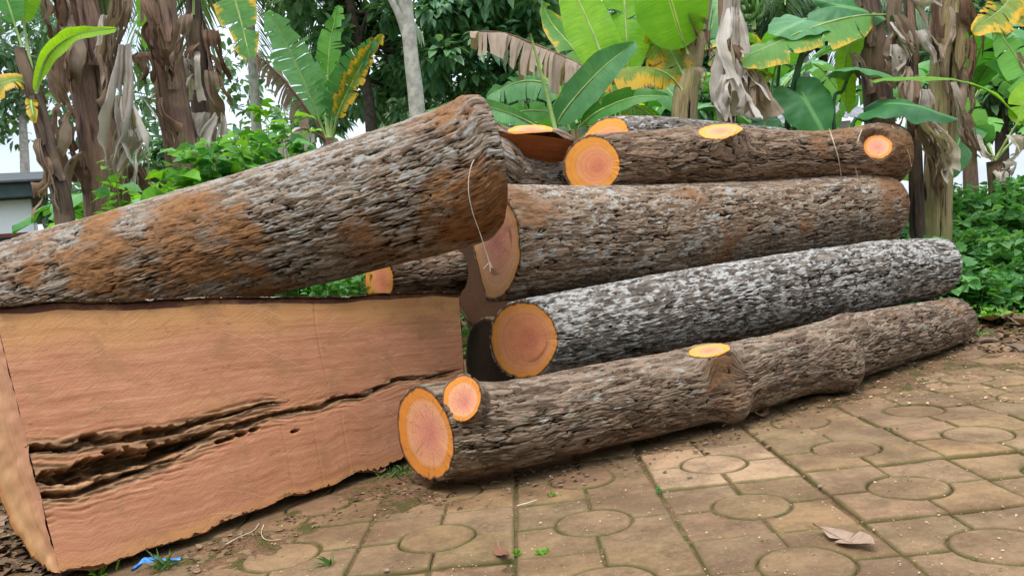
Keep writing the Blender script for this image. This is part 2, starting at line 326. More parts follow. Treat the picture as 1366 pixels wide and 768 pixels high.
def soil_mat():
    t = NT('soil'); tc = t.new('TexCoord').outputs['Object']
    n = t.noise(tc, 3, 6, 0.65); n2 = t.noise(tc, 45, 6, 0.7); n3 = t.noise(tc, 12, 5, 0.65); v = t.vor(tc, 170, 'F1')
    c = t.mix(t.map(n2, 0.3, 0.7), (0.085, 0.045, 0.025), (0.215, 0.125, 0.07))
    c = t.mix(t.map(n, 0.4, 0.62), c, t.mix(n2, (0.13, 0.065, 0.03), (0.27, 0.15, 0.08)))
    c = t.mix(t.math('MULTIPLY', t.map(n3, 0.45, 0.60), 0.8), c, (0.060, 0.066, 0.014))     # moss
    sep = t.new('SeparateColor'); t.set(sep.inputs[0], v.outputs['Color'])
    speck = t.math('MULTIPLY', t.map(v.outputs['Distance'], 0.25, 0.1), t.map(sep.outputs[0], 0.88, 0.93))
    c = t.mix(t.math('MULTIPLY', speck, 0.8), c, (0.50, 0.40, 0.27))
    h = t.math('ADD', t.math('MULTIPLY', n2, 0.8), t.math('MULTIPLY', t.map(v.outputs['Distance'], 0.5, 0.1), 0.35))
    return t.done(t.principled(c, 0.9, t.bump(h, 0.9, 0.012), 0.15))
MAT['soil'] = soil_mat()
def axis_pts(lo, hi, fine0, fine1, step, grow):
    a = list(np.arange(fine0, fine1, step)); x, d = fine1, step
    while x < hi: a.append(x); d *= grow; x += d
    a.append(hi); x, d = fine0, step; b = []
    while x > lo: d *= grow; x -= d; b.append(max(x, lo))
    return np.array(sorted(set(b + a)))
gx = axis_pts(-60, 60, -1.7, 3.6, 0.015, 1.18); gy = axis_pts(-8, 120, 1.6, 5.0, 0.015, 1.18)
XX, YY = np.meshgrid(gx, gy, indexing='ij'); ZZ = ground_z(XX, YY)
GROUND = mesh_obj('ground', np.stack([XX, YY, ZZ], -1).reshape(-1, 3), grid_faces(len(gx), len(gy)), MAT['soil'])
tag(GROUND, 'brown soil ground with mossy joints around the paving', kind='structure')

def paver_mat():
    t = NT('paver'); tc = t.new('TexCoord').outputs['Object']; oi = t.new('ObjectInfo'); geo = t.new('NewGeometry').outputs['Position']
    n = t.noise(geo, 5.5, 6, 0.65); n2 = t.noise(geo, 70, 6, 0.72); n3 = t.noise(geo, 320, 3, 0.6); v = t.vor(geo, 260, 'F1')
    c = t.mix(t.map(n, 0.32, 0.68), (0.116, 0.068, 0.030), (0.240, 0.147, 0.070))
    c = t.mix(t.math('MULTIPLY', t.map(n2, 0.35, 0.72), 0.5), c, (0.29, 0.19, 0.115))
    c = t.mix(1.0, c, oi.outputs['Color'], 'MULTIPLY')
    c = t.mix(t.math('MULTIPLY', t.map(n3, 0.58, 0.72), 0.4), c, (0.07, 0.045, 0.025))
    mo = t.attr('rim'); mn = t.noise(geo, 16, 5, 0.7)
    c = t.mix(t.math('MULTIPLY', t.map(t.math('ADD', mo, t.math('MULTIPLY', t.math('SUBTRACT', mn, 0.5), 1.4)), 0.45, 0.95), 0.65), c, (0.105, 0.095, 0.026))
    d = t.noise(geo, 2.6, 6, 0.75); c = t.mix(t.math('MULTIPLY', t.map(d, 0.46, 0.62), 0.6), c, (0.115, 0.062, 0.030)); d2 = t.noise(geo, 7, 6, 0.75); c = t.mix(t.math('MULTIPLY', t.map(d2, 0.55, 0.68), 0.5), c, (0.085, 0.075, 0.028))
    sep = t.new('SeparateColor'); t.set(sep.inputs[0], v.outputs['Color'])
    sp = t.math('MULTIPLY', t.map(v.outputs['Distance'], 0.32, 0.12), t.map(sep.outputs[1], 0.93, 0.96))
    c = t.mix(t.math('MULTIPLY', sp, 0.75), c, (0.52, 0.43, 0.30))
    h = t.math('ADD', t.math('MULTIPLY', n2, 0.7), t.math('MULTIPLY', n3, 0.5))
    return t.done(t.principled(c, 0.82, t.bump(h, 0.5, 0.004), 0.25))
MAT['paver'] = paver_mat()

def slab_mesh(name, poly, thick=0.05, inset=(0.004, 0.004), res=None):
    """polygon block with a rounded top edge; rim attribute runs from 0 inside to 1 at the joint"""
    P = np.array(poly); c = P.mean(0); n = len(P)
    def off(d):                                              # inward offset of a closed polygon
        q = []
        for i in range(n):
            a, b, e = P[i - 1], P[i], P[(i + 1) % n]
            t1, t2 = nrm(b - a), nrm(e - b); n1, n2 = np.array([-t1[1], t1[0]]), np.array([-t2[1], t2[0]])
            m = nrm(n1 + n2); q.append(b + m * d / max(0.4, m @ n1))
        return np.array(q)
    rows = [(0.0015, -thick, 1), (0.0, -0.010, 1), (0.0012, -0.004, 1.0), (0.005, -0.0008, 0.8), (0.0105, 0.0, 0.25)]
    V, A = [], []
    for d, z, a in rows:
        q = off(d)
        for k, p in enumerate(q):
            w = 0.0022 * vnoise(np.array([p[0] * 40 + 3, p[1] * 40, 7.0])) if d > 0.0011 else 0
            V.append((p[0], p[1], z + (w * (0.4 if d > 0.01 else 1)))); A.append(a)
    F = []
    for r in range(len(rows) - 1):
        for k in range(n): F.append((r * n + k, r * n + (k + 1) % n, (r + 1) * n + (k + 1) % n, (r + 1) * n + k))
    top = (len(rows) - 1) * n; F.append(tuple(range(top, top + n)))
    me = bpy.data.meshes.new(name); me.from_pydata([tuple(map(float, v)) for v in V], [], F)
    a = me.attributes.new('rim', 'FLOAT', 'POINT'); a.data.foreach_set('value', np.array(A, np.float32))
    me.polygons.foreach_set('use_smooth', np.ones(len(me.polygons), bool)); me.materials.append(MAT['paver']); me.update()
    return me
RC = 0.098                                                   # radius of the round centre stone
def quarter(jw=0.005):
    h = TILE / 2 - 0.0030; g = jw; p = []
    def seg(a, b, m): return [np.array(a) * (1 - t) + np.array(b) * t for t in np.linspace(0, 1, m, endpoint=False)]
    r = RC + 0.0022
    a0 = math.asin(g / r); arc = [(r * math.cos(t), r * math.sin(t)) for t in np.linspace(math.pi / 2 - a0, a0, 9)]
    return seg((r * math.cos(a0), g), (h, g), 4) + seg((h, g), (h, h), 7) + seg((h, h), (g, h), 7) + seg((g, h), (g, r * math.cos(a0)), 4) + [np.array(a) for a in arc[:-1]]
Q_ME = [slab_mesh('paver_quarter', quarter(w)) for w in (0.0012, 0.002, 0.0035)]
D_ME = slab_mesh('paver_disc', [(RC * 0.985 * math.cos(t), RC * 0.985 * math.sin(t)) for t in np.linspace(0, 2 * math.pi, 28, endpoint=False)])
prng = random.Random(11)
for ci in range(-3, 9):
    for cj in range(-4, 4):
        c2 = np.array([GX, GY]) + GI * TILE * (ci + 0.5) + GJ * TILE * (cj + 0.5)
        d = c2[1] * _cp + CAMH * _sp
        if c2[1] < 1.3: continue
        px = CX + FPX * (c2[0] * RT[0] + c2[1] * RT[1] - CAMH * RT[2]) / d
        if px < -150 or px > 1560: continue
        cc = prng.uniform(0.86, 1.14); tilt = (prng.gauss(0, 0.009), prng.gauss(0, 0.009)); hz = prng.gauss(0, 0.0022)
        pale = (ci, cj) == (2, 0)
        for q in range(5):
            me = D_ME if q == 4 else prng.choice(Q_ME)
            o = bpy.data.objects.new('paver', me); link(o, GROUND)
            ang = GA + (q * math.pi / 2 if q < 4 else prng.uniform(0, 6.28)) + prng.gauss(0, 0.004)
            o.location = (c2[0] + prng.gauss(0, 0.0012), c2[1] + prng.gauss(0, 0.0012), hz + prng.gauss(0, 0.0012))
            o.rotation_euler = (tilt[0] + prng.gauss(0, 0.004), tilt[1] + prng.gauss(0, 0.004), ang)
            k = cc * prng.uniform(0.93, 1.07); red = prng.uniform(0.97, 1.05)
            col = (k * red, k, k * prng.uniform(0.9, 1.05))
            if q == 4 and prng.random() < 0.2: col = (k * 1.05, k * 0.94, k * 0.98)
            if pale: col = (1.55 * prng.uniform(0.97, 1.03), 1.56, 1.72)
            o.color = (*col, 1)

# ------------------------------------------------------------------ logs
def cap_mesh(ring, nout, mat, parent, seed=0, shrink=0.962, nr=9, name='cut_face', proud=0.003):
    sm0 = (ring + np.roll(ring, 1, 0) + np.roll(ring, -1, 0)) / 3; ring = sm0[::max(1, len(ring) // 90)]
    c = ring.mean(0); n = len(ring); V = []; rr = []
    e1 = nrm(np.cross(nout, [0.3, 0.2, 1])); e2 = np.cross(nout, e1)
    kw = max(3, n // 14); sm = sum(np.roll(ring, q, 0) for q in range(-kw, kw + 1)) / (2 * kw + 1)
    for k in range(nr):
        f = 1 - k / nr
        rk = ring * (f ** 3) + sm * (1 - f ** 3); p = c + (rk - c) * (shrink * f); rough = 0.0016 * fbm(p * 22 + seed, 3)
        V.append(p + nout * (proud + rough[:, None] * (1 if k else 0.3))); rr += [f] * n
    V.append(c[None] + nout * proud); rr.append(0)
    V = np.vstack(V); F = [list(map(int, f)) for f in grid_faces(nr, n, True)]
    last = (nr - 1) * n
    for j in range(n): F.append([last + j, len(V) - 1, last + (j + 1) % n])
    nn = np.cross(V[1] - V[0], V[n] - V[0])
    if nn @ nout < 0: F = [f[::-1] for f in F]
    lc = np.stack([(V - c) @ e1, (V - c) @ e2, 0 * V[:, 0]], 1)
    return mesh_obj(name, V, F, mat, parent, attrs={'rr': rr}, vecs={'lc': lc})

def bark_relief(lc, plate, lich):
    """flaky plates drawn out along the log between winding furrows; returns height, plate tone and lichen"""
    w = np.stack([fbm(lc * 6 + k, 3) for k in (1.0, 31.0, 57.0)], -1)
    p = lc + w * (0.030, 0.012, 0.012); k = np.array([0.85 / plate[0], 1.12 / plate[1], 1.12 / plate[1]])
    fine = fbm(lc * (16, 120, 120), 2)
    c1 = np.abs(fbm(p * k, 3, 0.45)) + 0.035 * fine; c2 = np.abs(fbm(p * k * (1.8, 1.55, 1.55) + 19, 2)) + 0.03 * fine
    cross = np.abs(fbm(p * (0.55 / plate[1], 0.30 / plate[1], 0.30 / plate[1]) + 50, 3))      # breaks across the ridges
    wide = 0.07 + 0.15 * sstep(-0.4, 0.7, fbm(lc * 5 + 77, 3))
    crack = sstep(0.0, 1.0, c1 / wide) * (0.45 + 0.55 * sstep(0.0, 0.13, c2)) * (0.62 + 0.38 * sstep(0.0, 0.06, cross))
    f1, f2, cid, vec = worley(p * k * (1.3, 1.15, 1.15) + 7)
    h = 0.06 + crack * (0.64 + 0.16 * (cid - 0.5)) + 0.13 * fine
    bl = 0.46 + 0.16 * fbm(lc * (8, 11, 11) + 11, 3) + 0.50 * fbm(lc * (42, 80, 80) + 5, 3) + 0.25 * (cid - 0.5) + (lich - 0.5) * 0.9
    bl = bl * sstep(0.15, 0.5, crack)
    return np.clip(h, 0, 1.2), cid, np.clip(bl, 0, 1.2)

def build_log(parent, C, rad, bark, na=200, ends=(None, None), caps=(None, None), bumps=(), blobs=(), lump=0.035, seed=0.0,
              flat=None, name='bark', dirt0=0.0, fade=0.35, flare=(0, 0), up=(0, 0, 1), plate=(0.075, 0.021), depth=0.011, lich=0.35, rnd=(0.0, 0.0), flat_mat=None, cuts=()):
    C = np.asarray(C, float); n = len(C); T, N, B = frames(C, up)
    L = np.concatenate([[0], np.cumsum(np.linalg.norm(np.diff(C, axis=0), axis=1))]); th = np.arange(na) / na * 2 * math.pi
    vd = EYE - C[n // 2]; th0 = math.atan2(vd @ B[n // 2], vd @ N[n // 2])          # finer mesh on the side that shows
    th = th0 + th + 0.62 * np.sin(th - math.pi) * -1 * -1
    rad = np.broadcast_to(rad, n).copy()
    rad *= 1 + flare[0] * np.exp(-L / 0.18) + flare[1] * np.exp(-(L[-1] - L) / 0.18)
    rad *= (1 - rnd[0] * np.exp(-(L / 0.022)) - rnd[1] * np.exp(-((L[-1] - L) / 0.022)))
    dirn = np.cos(th)[None, :, None] * N[:, None] + np.sin(th)[None, :, None] * B[:, None]
    rm = rad[:, None] * np.ones(na)[None]
    q = C[:, None] + dirn * rm[..., None]
    lob = fbm(np.stack([np.broadcast_to(L[:, None] * 2.2, rm.shape), np.cos(th)[None] * 1.6 + 0 * rm, np.sin(th)[None] * 1.6 + 0 * rm], -1) + seed, 3)
    rm = rm * (1 + lump * lob)
    if flat is not None:                                     # flat: (unit normal, distance from axis as share of radius)
        fn = np.asarray(flat[0]); cs = dirn @ fn
        lim = np.where(cs > 1e-3, flat[1] * rad[:, None] / np.maximum(cs, 1e-3), 9e9); rm = np.minimum(rm, lim)
    q = C[:, None] + dirn * rm[..., None]
    for bp, amp, sg in bumps:
        d2 = ((q - np.asarray(bp)) ** 2).sum(-1); rm = rm + amp * np.exp(-d2 / sg ** 2)
    q = C[:, None] + dirn * rm[..., None]
    shift = np.zeros_like(rm)
    for e, nv in enumerate(ends):
        if nv is None: continue
        k = 0 if e == 0 else n - 1; nv = nrm(nv); dn = nv @ T[k]
        s = -((q - C[:, None]) @ nv) / dn
        w = np.exp(-((L if e == 0 else L[-1] - L) / fade) ** 1.0); w = np.clip((w - 0.05) / 0.95, 0, 1)
        shift += s * w[:, None]
    V = q + T[:, None] * shift[..., None]
    lc = np.stack([np.broadcast_to(L[:, None], rm.shape) + shift, np.cos(th)[None] * rm, np.sin(th)[None] * rm], -1)
    dirt = np.full(V.shape[:2], float(dirt0))
    for bp, sg, a in blobs:
        dirt += a * np.exp(-((V - np.asarray(bp)) ** 2).sum(-1) / sg ** 2)
    dirt = np.clip(dirt * (1 + 0.9 * fbm(lc * 6.5 + seed, 4)) + 0.16 * fbm(lc * 9 + seed + 5, 4), 0, 1)
    bh, bc, bl = bark_relief(lc + seed * 1.37, plate, lich)
    hs = bh * (1 - 0.62 * sstep(0.35, 0.7, dirt)) + 0.55 * sstep(0.35, 0.7, dirt) * (0.8 + 0.5 * fbm(lc * 38 + seed, 3))
    V = V + dirn * ((hs - 0.55) * depth)[..., None]
    cutsel = []
    for cp_, cn_, cr_, cm_ in cuts:                           # a branch sawn off: a flat oval facet on a bark collar
        cn_ = nrm(cn_); rel = V - np.asarray(cp_); hgt = rel @ cn_; inpl = np.sqrt(np.maximum((rel ** 2).sum(-1) - hgt ** 2, 0)) * (1 + 0.06 * fbm(V * 14, 2))
        wt = sstep(cr_ * 1.55, cr_ * 1.0, inpl) * sstep(-0.115, -0.06, hgt) * (hgt < 0.15)
        V = V - cn_ * (hgt * wt)[..., None]; cutsel.append((wt > 0.985, cn_, cm_))
    ring0, ring1 = V[0].copy(), V[-1].copy()
    def lip(ring, f): return ring.mean(0) + (ring - ring.mean(0)) * f
    V = np.concatenate([lip(ring0, 0.90)[None], lip(ring0, 0.965)[None], V, lip(ring1, 0.965)[None], lip(ring1, 0.90)[None]])
    lc = np.concatenate([lc[:1] + [-.03, 0, 0], lc[:1] + [-.015, 0, 0], lc, lc[-1:] + [.015, 0, 0], lc[-1:] + [.03, 0, 0]])
    ext = lambda q, z=None: np.concatenate([q[:1], q[:1], q, q[-1:], q[-1:]])
    dirt, bh, bc, bl = ext(dirt), ext(bh), ext(bc), ext(bl)
    F = grid_faces(len(V), na, True)[:, ::-1]
    o = mesh_obj(name, V.reshape(-1, 3), F, bark, parent, attrs={'dirt': dirt.ravel(), 'bh': bh.ravel(), 'bc': bc.ravel(), 'bl': bl.ravel()}, vecs={'lc': lc.reshape(-1, 3)})
    out = [o]
    for m_, cn_, cm_ in cutsel:
        mm = np.zeros(V.shape[:2], bool); mm[2:-2] = m_; mm = mm.ravel(); fs = F[mm[F].all(1)]
        if not len(fs): continue
        ids, inv = np.unique(fs, return_inverse=True); Q = V.reshape(-1, 3)[ids]; c0 = (Q.max(0) + Q.min(0)) / 2; e1 = nrm(np.cross(cn_, [0.3, 0.2, 1])); e2 = np.cross(cn_, e1)
        x_, y_ = (Q - c0) @ e1, (Q - c0) @ e2; an_ = np.arctan2(y_, x_); ds_ = np.hypot(x_, y_); bn = ((an_ + math.pi) / (2 * math.pi) * 36).astype(int) % 36
        mx = np.array([ds_[bn == b_].max() if (bn == b_).any() else ds_.max() for b_ in range(36)]); mx = (mx + np.roll(mx, 1) + np.roll(mx, -1)) / 3
        mesh_obj('cut_face', Q + cn_ * 0.0025, inv.reshape(-1, 4), cm_, parent, attrs={'rr': np.clip(ds_ / mx[bn], 0, 0.975)}, vecs={'lc': np.stack([x_, y_, 0 * x_], 1)})
    if flat is not None and flat_mat is not None:
        fn = np.asarray(flat[0]); ii = np.arange(0, n, 2); half = rad[ii] * math.sqrt(1 - flat[1] ** 2) * 0.985; vv = np.linspace(-1, 1, 24)
        ac = nrm_rows(np.cross(T[ii], fn)); fc = C[ii] + nrm_rows(fn - T[ii] * (T[ii] @ fn)[:, None]) * (rad[ii] * flat[1] + 0.008)[:, None]
        Q = fc[:, None] + ac[:, None] * (half[:, None] * vv[None])[..., None] + T[ii][:, None] * (np.interp(ii, range(n), shift[:, 0] * 0))[:, None, None]
        lq = np.stack([L[ii][:, None] + 0 * vv[None], half[:, None] * vv[None], 0 * half[:, None] * vv[None]], -1) + seed
        Fq = grid_faces(len(ii), 24); a_, b_, c_ = Q.reshape(-1, 3)[Fq[len(Fq) // 2][:3]]
        if np.cross(b_ - a_, c_ - a_) @ fn < 0: Fq = Fq[:, ::-1]
        mesh_obj('sawn_face', Q.reshape(-1, 3), Fq, flat_mat, parent, attrs={'rot': np.zeros(Q.size // 3), 'edge': (np.abs(vv)[None] ** 4 + 0 * half[:, None]).ravel()}, vecs={'lc': lq.reshape(-1, 3)})
    for e, m in enumerate(caps):
        ring = ring0 if e == 0 else ring1; nv = ends[e]
        k = 0 if e == 0 else n - 1
        no = nrm(nv) if nv is not None else T[k]
        if (no @ T[k]) * (-1 if e == 0 else 1) < 0: no = -no
        out.append(cap_mesh(ring, no, m or MAT['cut_shade_black'], parent, seed + e))
    return out

def log_thing(label, P, bark, step=0.0065, world_pts=None, **kw):
    pts = np.array([at(p[0], p[1], p[2]) for p in P]); rads = np.array([p[3] / 2 * p[2] / FPX for p in P])
    if world_pts is not None: pts = np.vstack([pts, [w[:3] for w in world_pts]]); rads = np.append(rads, [w[3] for w in world_pts])
    ln = np.linalg.norm(np.diff(pts, axis=0), axis=1).sum(); n = int(ln / step)
    C = catmull(np.hstack([pts, rads[:, None]]), 400)
    s = np.concatenate([[0], np.cumsum(np.linalg.norm(np.diff(C[:, :3], axis=0), axis=1))]); u = np.linspace(0, s[-1], n)
    C = np.stack([np.interp(u, s, C[:, k]) for k in range(4)], 1)
    mid = C[n // 2]; t = thing('log', label, 'log', (mid[0], mid[1], mid[2] - mid[3]))
    build_log(t, C[:, :3], C[:, 3], bark, **kw)
    t['_n'] = 0; del t['_n']
    return t, C

def stub(parent, a, b, r0, r1, bark, cut, nout=None, seed=0.0, na=64, name='branch_stub', flat=1.0):
    n = 26; C = catmull([a, (np.asarray(a) + b) / 2, b], n)
    rad = r1 + (r0 - r1) * (1 - np.linspace(0, 1, n)) ** 2
    pr = build_log(parent, C, rad, bark, na=na, ends=(None, nout), caps=(None, cut), lump=0.05, seed=seed, depth=0.006, plate=(0.04, 0.014), lich=0.05, name=name, fade=0.06, up=(0.2, -0.3, 1))
    pr[2].parent = pr[0]
    bpy.data.objects.remove(pr[1], do_unlink=True)
    return pr[0]

S = lambda px, py, d: at(px, py, d)
VIEW = lambda px, py: -nrm(ray(px, py))
# A: front log, resting on the paving
PA = [(566, 579, 128), (640, 571, 120), (700, 563, 112), (850, 531, 104), (1000, 499, 92), (1090, 475, 84), (1140, 461, 82), (1200, 446, 74), (1276, 427, 60)]
PA = [(x, y, gdepth(x, y, D) * (CAMH - lf) / CAMH, D) for (x, y, D), lf in zip(PA, (0.030, 0.030, 0.030, 0.028, 0.024, 0.018, 0.015, 0.012, 0.008))]
tA, CA = log_thing('long thin brown log lying in front on the paving, with a forked sawn end', PA, MAT['bark_a'], na=230,
    ends=(nrm(np.array([-0.80, -0.62, 0.02])), (0.9, 0.4, 0.1)), caps=(MAT['cut'], MAT['cut_shade_black']), seed=1.0, lump=0.05, dirt0=0.10, plate=(0.070, 0.017), depth=0.012, lich=0.20,
    bumps=[(S(946, 472, 2.875), 0.038, 0.075), (S(978, 540, 2.886), 0.05, 0.06), (S(1128, 500, 3.237), 0.065, 0.09), (S(1142, 420, 3.353), 0.05, 0.07), (S(1130, 462, 3.208), 0.035, 0.09), (S(610, 530, 2.501), 0.02, 0.08), (S(640, 575, 2.453), 0.012, 0.05)],
    cuts=[(S(946, 468, 2.87), (-0.08, -0.15, 0.98), 0.072, MAT['cut_d'])], blobs=[(S(985, 540, 2.886), 0.10, 0.5), (S(960, 500, 2.838), 0.10, 0.35), (S(640, 560, 2.453), 0.06, 0.4), (S(1270, 405, 3.888), 0.12, 0.3)])
stub(tA, S(640, 556, 2.578), S(616, 531, 2.405), 0.075, 0.067, MAT['bark_a'], MAT['cut'], nrm(np.array([-0.45, -0.85, 0.25])), 3.0)
# B: white log
PB = [(697, 453, 3.08, 106), (850, 426, 3.3, 106), (1000, 396, 3.6, 100), (1130, 373, 3.93, 92), (1190, 363, 4.10, 87), (1250, 357, 4.25, 78)]
tB, CB = log_thing('pale lichen-covered log resting behind the front log, with a round orange sawn end', PB, MAT['bark_b'], na=230,
    ends=(nrm(np.array([-0.62, -0.78, 0.05])), (0.9, 0.3, -0.2)), caps=(MAT['cut_b'], MAT['cut_shade_black']), seed=6.0, lump=0.035, plate=(0.060, 0.018), depth=0.014, lich=0.60)
# C: third log, a split half whose flat side faces back
PC = [(648, 325, 3.28, 156), (850, 314, 3.76, 132), (1000, 297, 4.2, 112), (1140, 281, 4.67, 97), (1184, 278, 4.82, 86)]
axC = nrm(S(850, 314, 3.76) - S(664, 324, 3.32)); backC = nrm(np.cross([0, 0, 1], axC))
if backC[1] < 0: backC = -backC
tC, CC = log_thing('thick brown log in the middle of the pile with a dark round dirt patch', PC, MAT['bark_c'], na=230,
    ends=(nrm(np.array([-0.80, -0.60, 0.0])), (0.95, 0.3, -0.1)), rnd=(0, 0.12), caps=(MAT['cut_c'], MAT['cut_shade_black']), seed=9.0, lump=0.03, plate=(0.085, 0.018), depth=0.013, lich=0.36, flat=(nrm(backC + np.array([0, 0, -0.25])), 0.40),
    blobs=[(S(700, 270, 3.2), 0.13, 0.9), (S(1081, 301, 4.1), 0.055, 1.6), (S(960, 330, 3.85), 0.18, 0.55), (S(1190, 260, 4.6), 0.2, 0.6), (S(1050, 240, 4.2), 0.2, 0.4), (S(900, 250, 3.7), 0.2, 0.3)], dirt0=0.1)
# D: top log
PD = [(789, 221, 3.72, 80), (870, 214, 3.92, 80), (950, 211, 4.12, 82), (1060, 209, 4.42, 66), (1120, 208, 4.63, 70), (1170, 206, 4.80, 80), (1194, 206, 4.88, 80)]
tD, CD = log_thing('dark brown log on top of the pile with a round orange sawn end', PD, MAT['bark_d'], na=200,
    ends=(nrm(np.array([-0.55, -0.83, 0.0])), (0.95, 0.2, 0.0)), rnd=(0, 0.10), caps=(MAT['cut_d'], MAT['cut_shade_black']), seed=13.0, lump=0.04, dirt0=0.22, plate=(0.11, 0.020), depth=0.013, lich=0.12,
    bumps=[(S(962, 180, 3.98), 0.050, 0.12), (S(1172, 196, 4.66), 0.05, 0.10)], cuts=[(S(962, 176, 3.985), (-0.03, -0.42, 0.91), 0.110, MAT['cut_d']), (S(1171, 196, 4.60), (-0.22, -0.88, 0.42), 0.074, MAT['cut'])], blobs=[(S(1120, 180, 4.5), 0.25, 0.4), (S(1200, 190, 4.7), 0.18, 0.4)])
# D2: log behind the top log
tD2, _ = log_thing('log half hidden behind the top log, with a wide orange sawn end', [(806, 190, 4.05, 66), (880, 184, 4.3, 56), (960, 190, 4.55, 52), (1040, 196, 4.85, 48)], MAT['bark_b'], na=140, step=0.009,
    ends=(nrm(np.array([-0.45, -0.83, 0.30])), None), caps=(MAT['cut_d'], MAT['cut_shade_black']), seed=17.0)
# G: bark log behind the butt of the big log
tG, _ = log_thing('short bark-covered log wedged between the big leaning log and the top log', [(590, 205, 3.75, 84), (650, 215, 3.8, 80), (690, 236, 3.9, 60), (760, 243, 4.08, 54), (800, 248, 4.2, 52)], MAT['bark_c'], na=150, step=0.008, caps=(MAT['cut_shade_black'], MAT['cut_shade_black']), seed=19.0)
# F: split piece with flat sawn side
fF = nrm(np.array([0.08, -0.52, -0.85]))
tF, _ = log_thing('split half log with a flat orange sawn underside, lying between the log ends', [(640, 192, 3.80, 58), (690, 194, 3.82, 58), (740, 198, 3.86, 50), (774, 204, 3.9, 24)], MAT['bark_d'], na=140, step=0.008, caps=(MAT['cut_shade_black'], MAT['cut_shade_black']), seed=23.0, flat=(fF, 0.10), flat_mat=MAT['sawn_o'], lich=0.1, cuts=[(S(708, 174, 3.80), (0.08, -0.36, 0.93), 0.105, MAT['cut_d'])])
# a log on the ground that carries the pile; its near-black end paints the gap's shade
tQ, _ = log_thing('log on the ground in the dark below the pile', [(652, 486, 3.62, 128), (800, 470, 3.95, 104), (1000, 430, 4.5, 96)], MAT['bark_d'], na=100, step=0.014, caps=(MAT['cut_shade_black'], MAT['cut_shade_black']), seed=33.0)
# E: shaded log underneath
tE, _ = log_thing('shaded log deep inside the pile below the middle log', [(684, 372, 3.78, 190), (800, 366, 4.15, 170), (1000, 345, 4.8, 140)], MAT['bark_d'], na=120, step=0.012, ends=(nrm(np.array([-0.5, -0.85, 0])), None), caps=(MAT['cut_shade'], MAT['cut_shade_black']), seed=29.0)
# H: small log under the big one
tH, _ = log_thing('dark log in the gap under the big leaning log, its cut end among weeds', [(506, 374, 3.45, 66), (550, 368, 3.55, 70), (602, 362, 3.68, 72)], MAT['bark_d'], na=120, step=0.01, ends=(nrm(np.array([-0.7, -0.7, 0.1])), None), caps=(MAT['cut_d'], MAT['cut_shade_black']), seed=31.0)
# L: big leaning log, its thin end on the ground outside the picture
pL0, pL1 = S(300, 325, 3.08), S(0, 412, 3.3); dL = nrm(pL1 - pL0); tt = (pL1[2] - 0.23) / -dL[2]; endL = pL1 + dL * tt
PL = [(645, 220, 2.9, 172), (600, 240, 2.93, 178), (450, 284, 3.0, 172), (300, 325, 3.08, 166), (150, 369, 3.19, 164), (0, 412, 3.3, 164)]
tL, CL = log_thing('huge grey-barked log leaning across the pile, smeared with orange soil', PL, MAT['bark_l'], na=270, step=0.0065, world_pts=[(*(pL1 + dL * tt * 0.5), 0.235), (*endL, 0.23)],
    ends=(nrm(np.array([0.95, 0.28, 0.10])), None), rnd=(0.035, 0), caps=(MAT['cut_shade_black'], MAT['cut_shade_black']), seed=37.0, lump=0.025, flare=(0.05, 0), plate=(0.105, 0.020), depth=0.016, lich=0.42,
    blobs=[(S(655, 235, 2.70), 0.13, 0.8), (S(645, 300, 2.72), 0.17, 0.9), (S(650, 160, 2.85), 0.10, 0.9), (S(600, 165, 2.85), 0.12, 0.6), (S(150, 350, 3.0), 0.20, 0.75), (S(60, 380, 3.05), 0.2, 0.8), (S(250, 340, 2.92), 0.22, 0.75), (S(330, 300, 2.88), 0.13, 0.55), (S(330, 365, 2.9), 0.16, 0.6), (S(130, 290, 3.1), 0.10, 0.4), (S(560, 240, 2.75), 0.16, 0.35), (S(480, 300, 2.8), 0.18, 0.3)], dirt0=0.03)

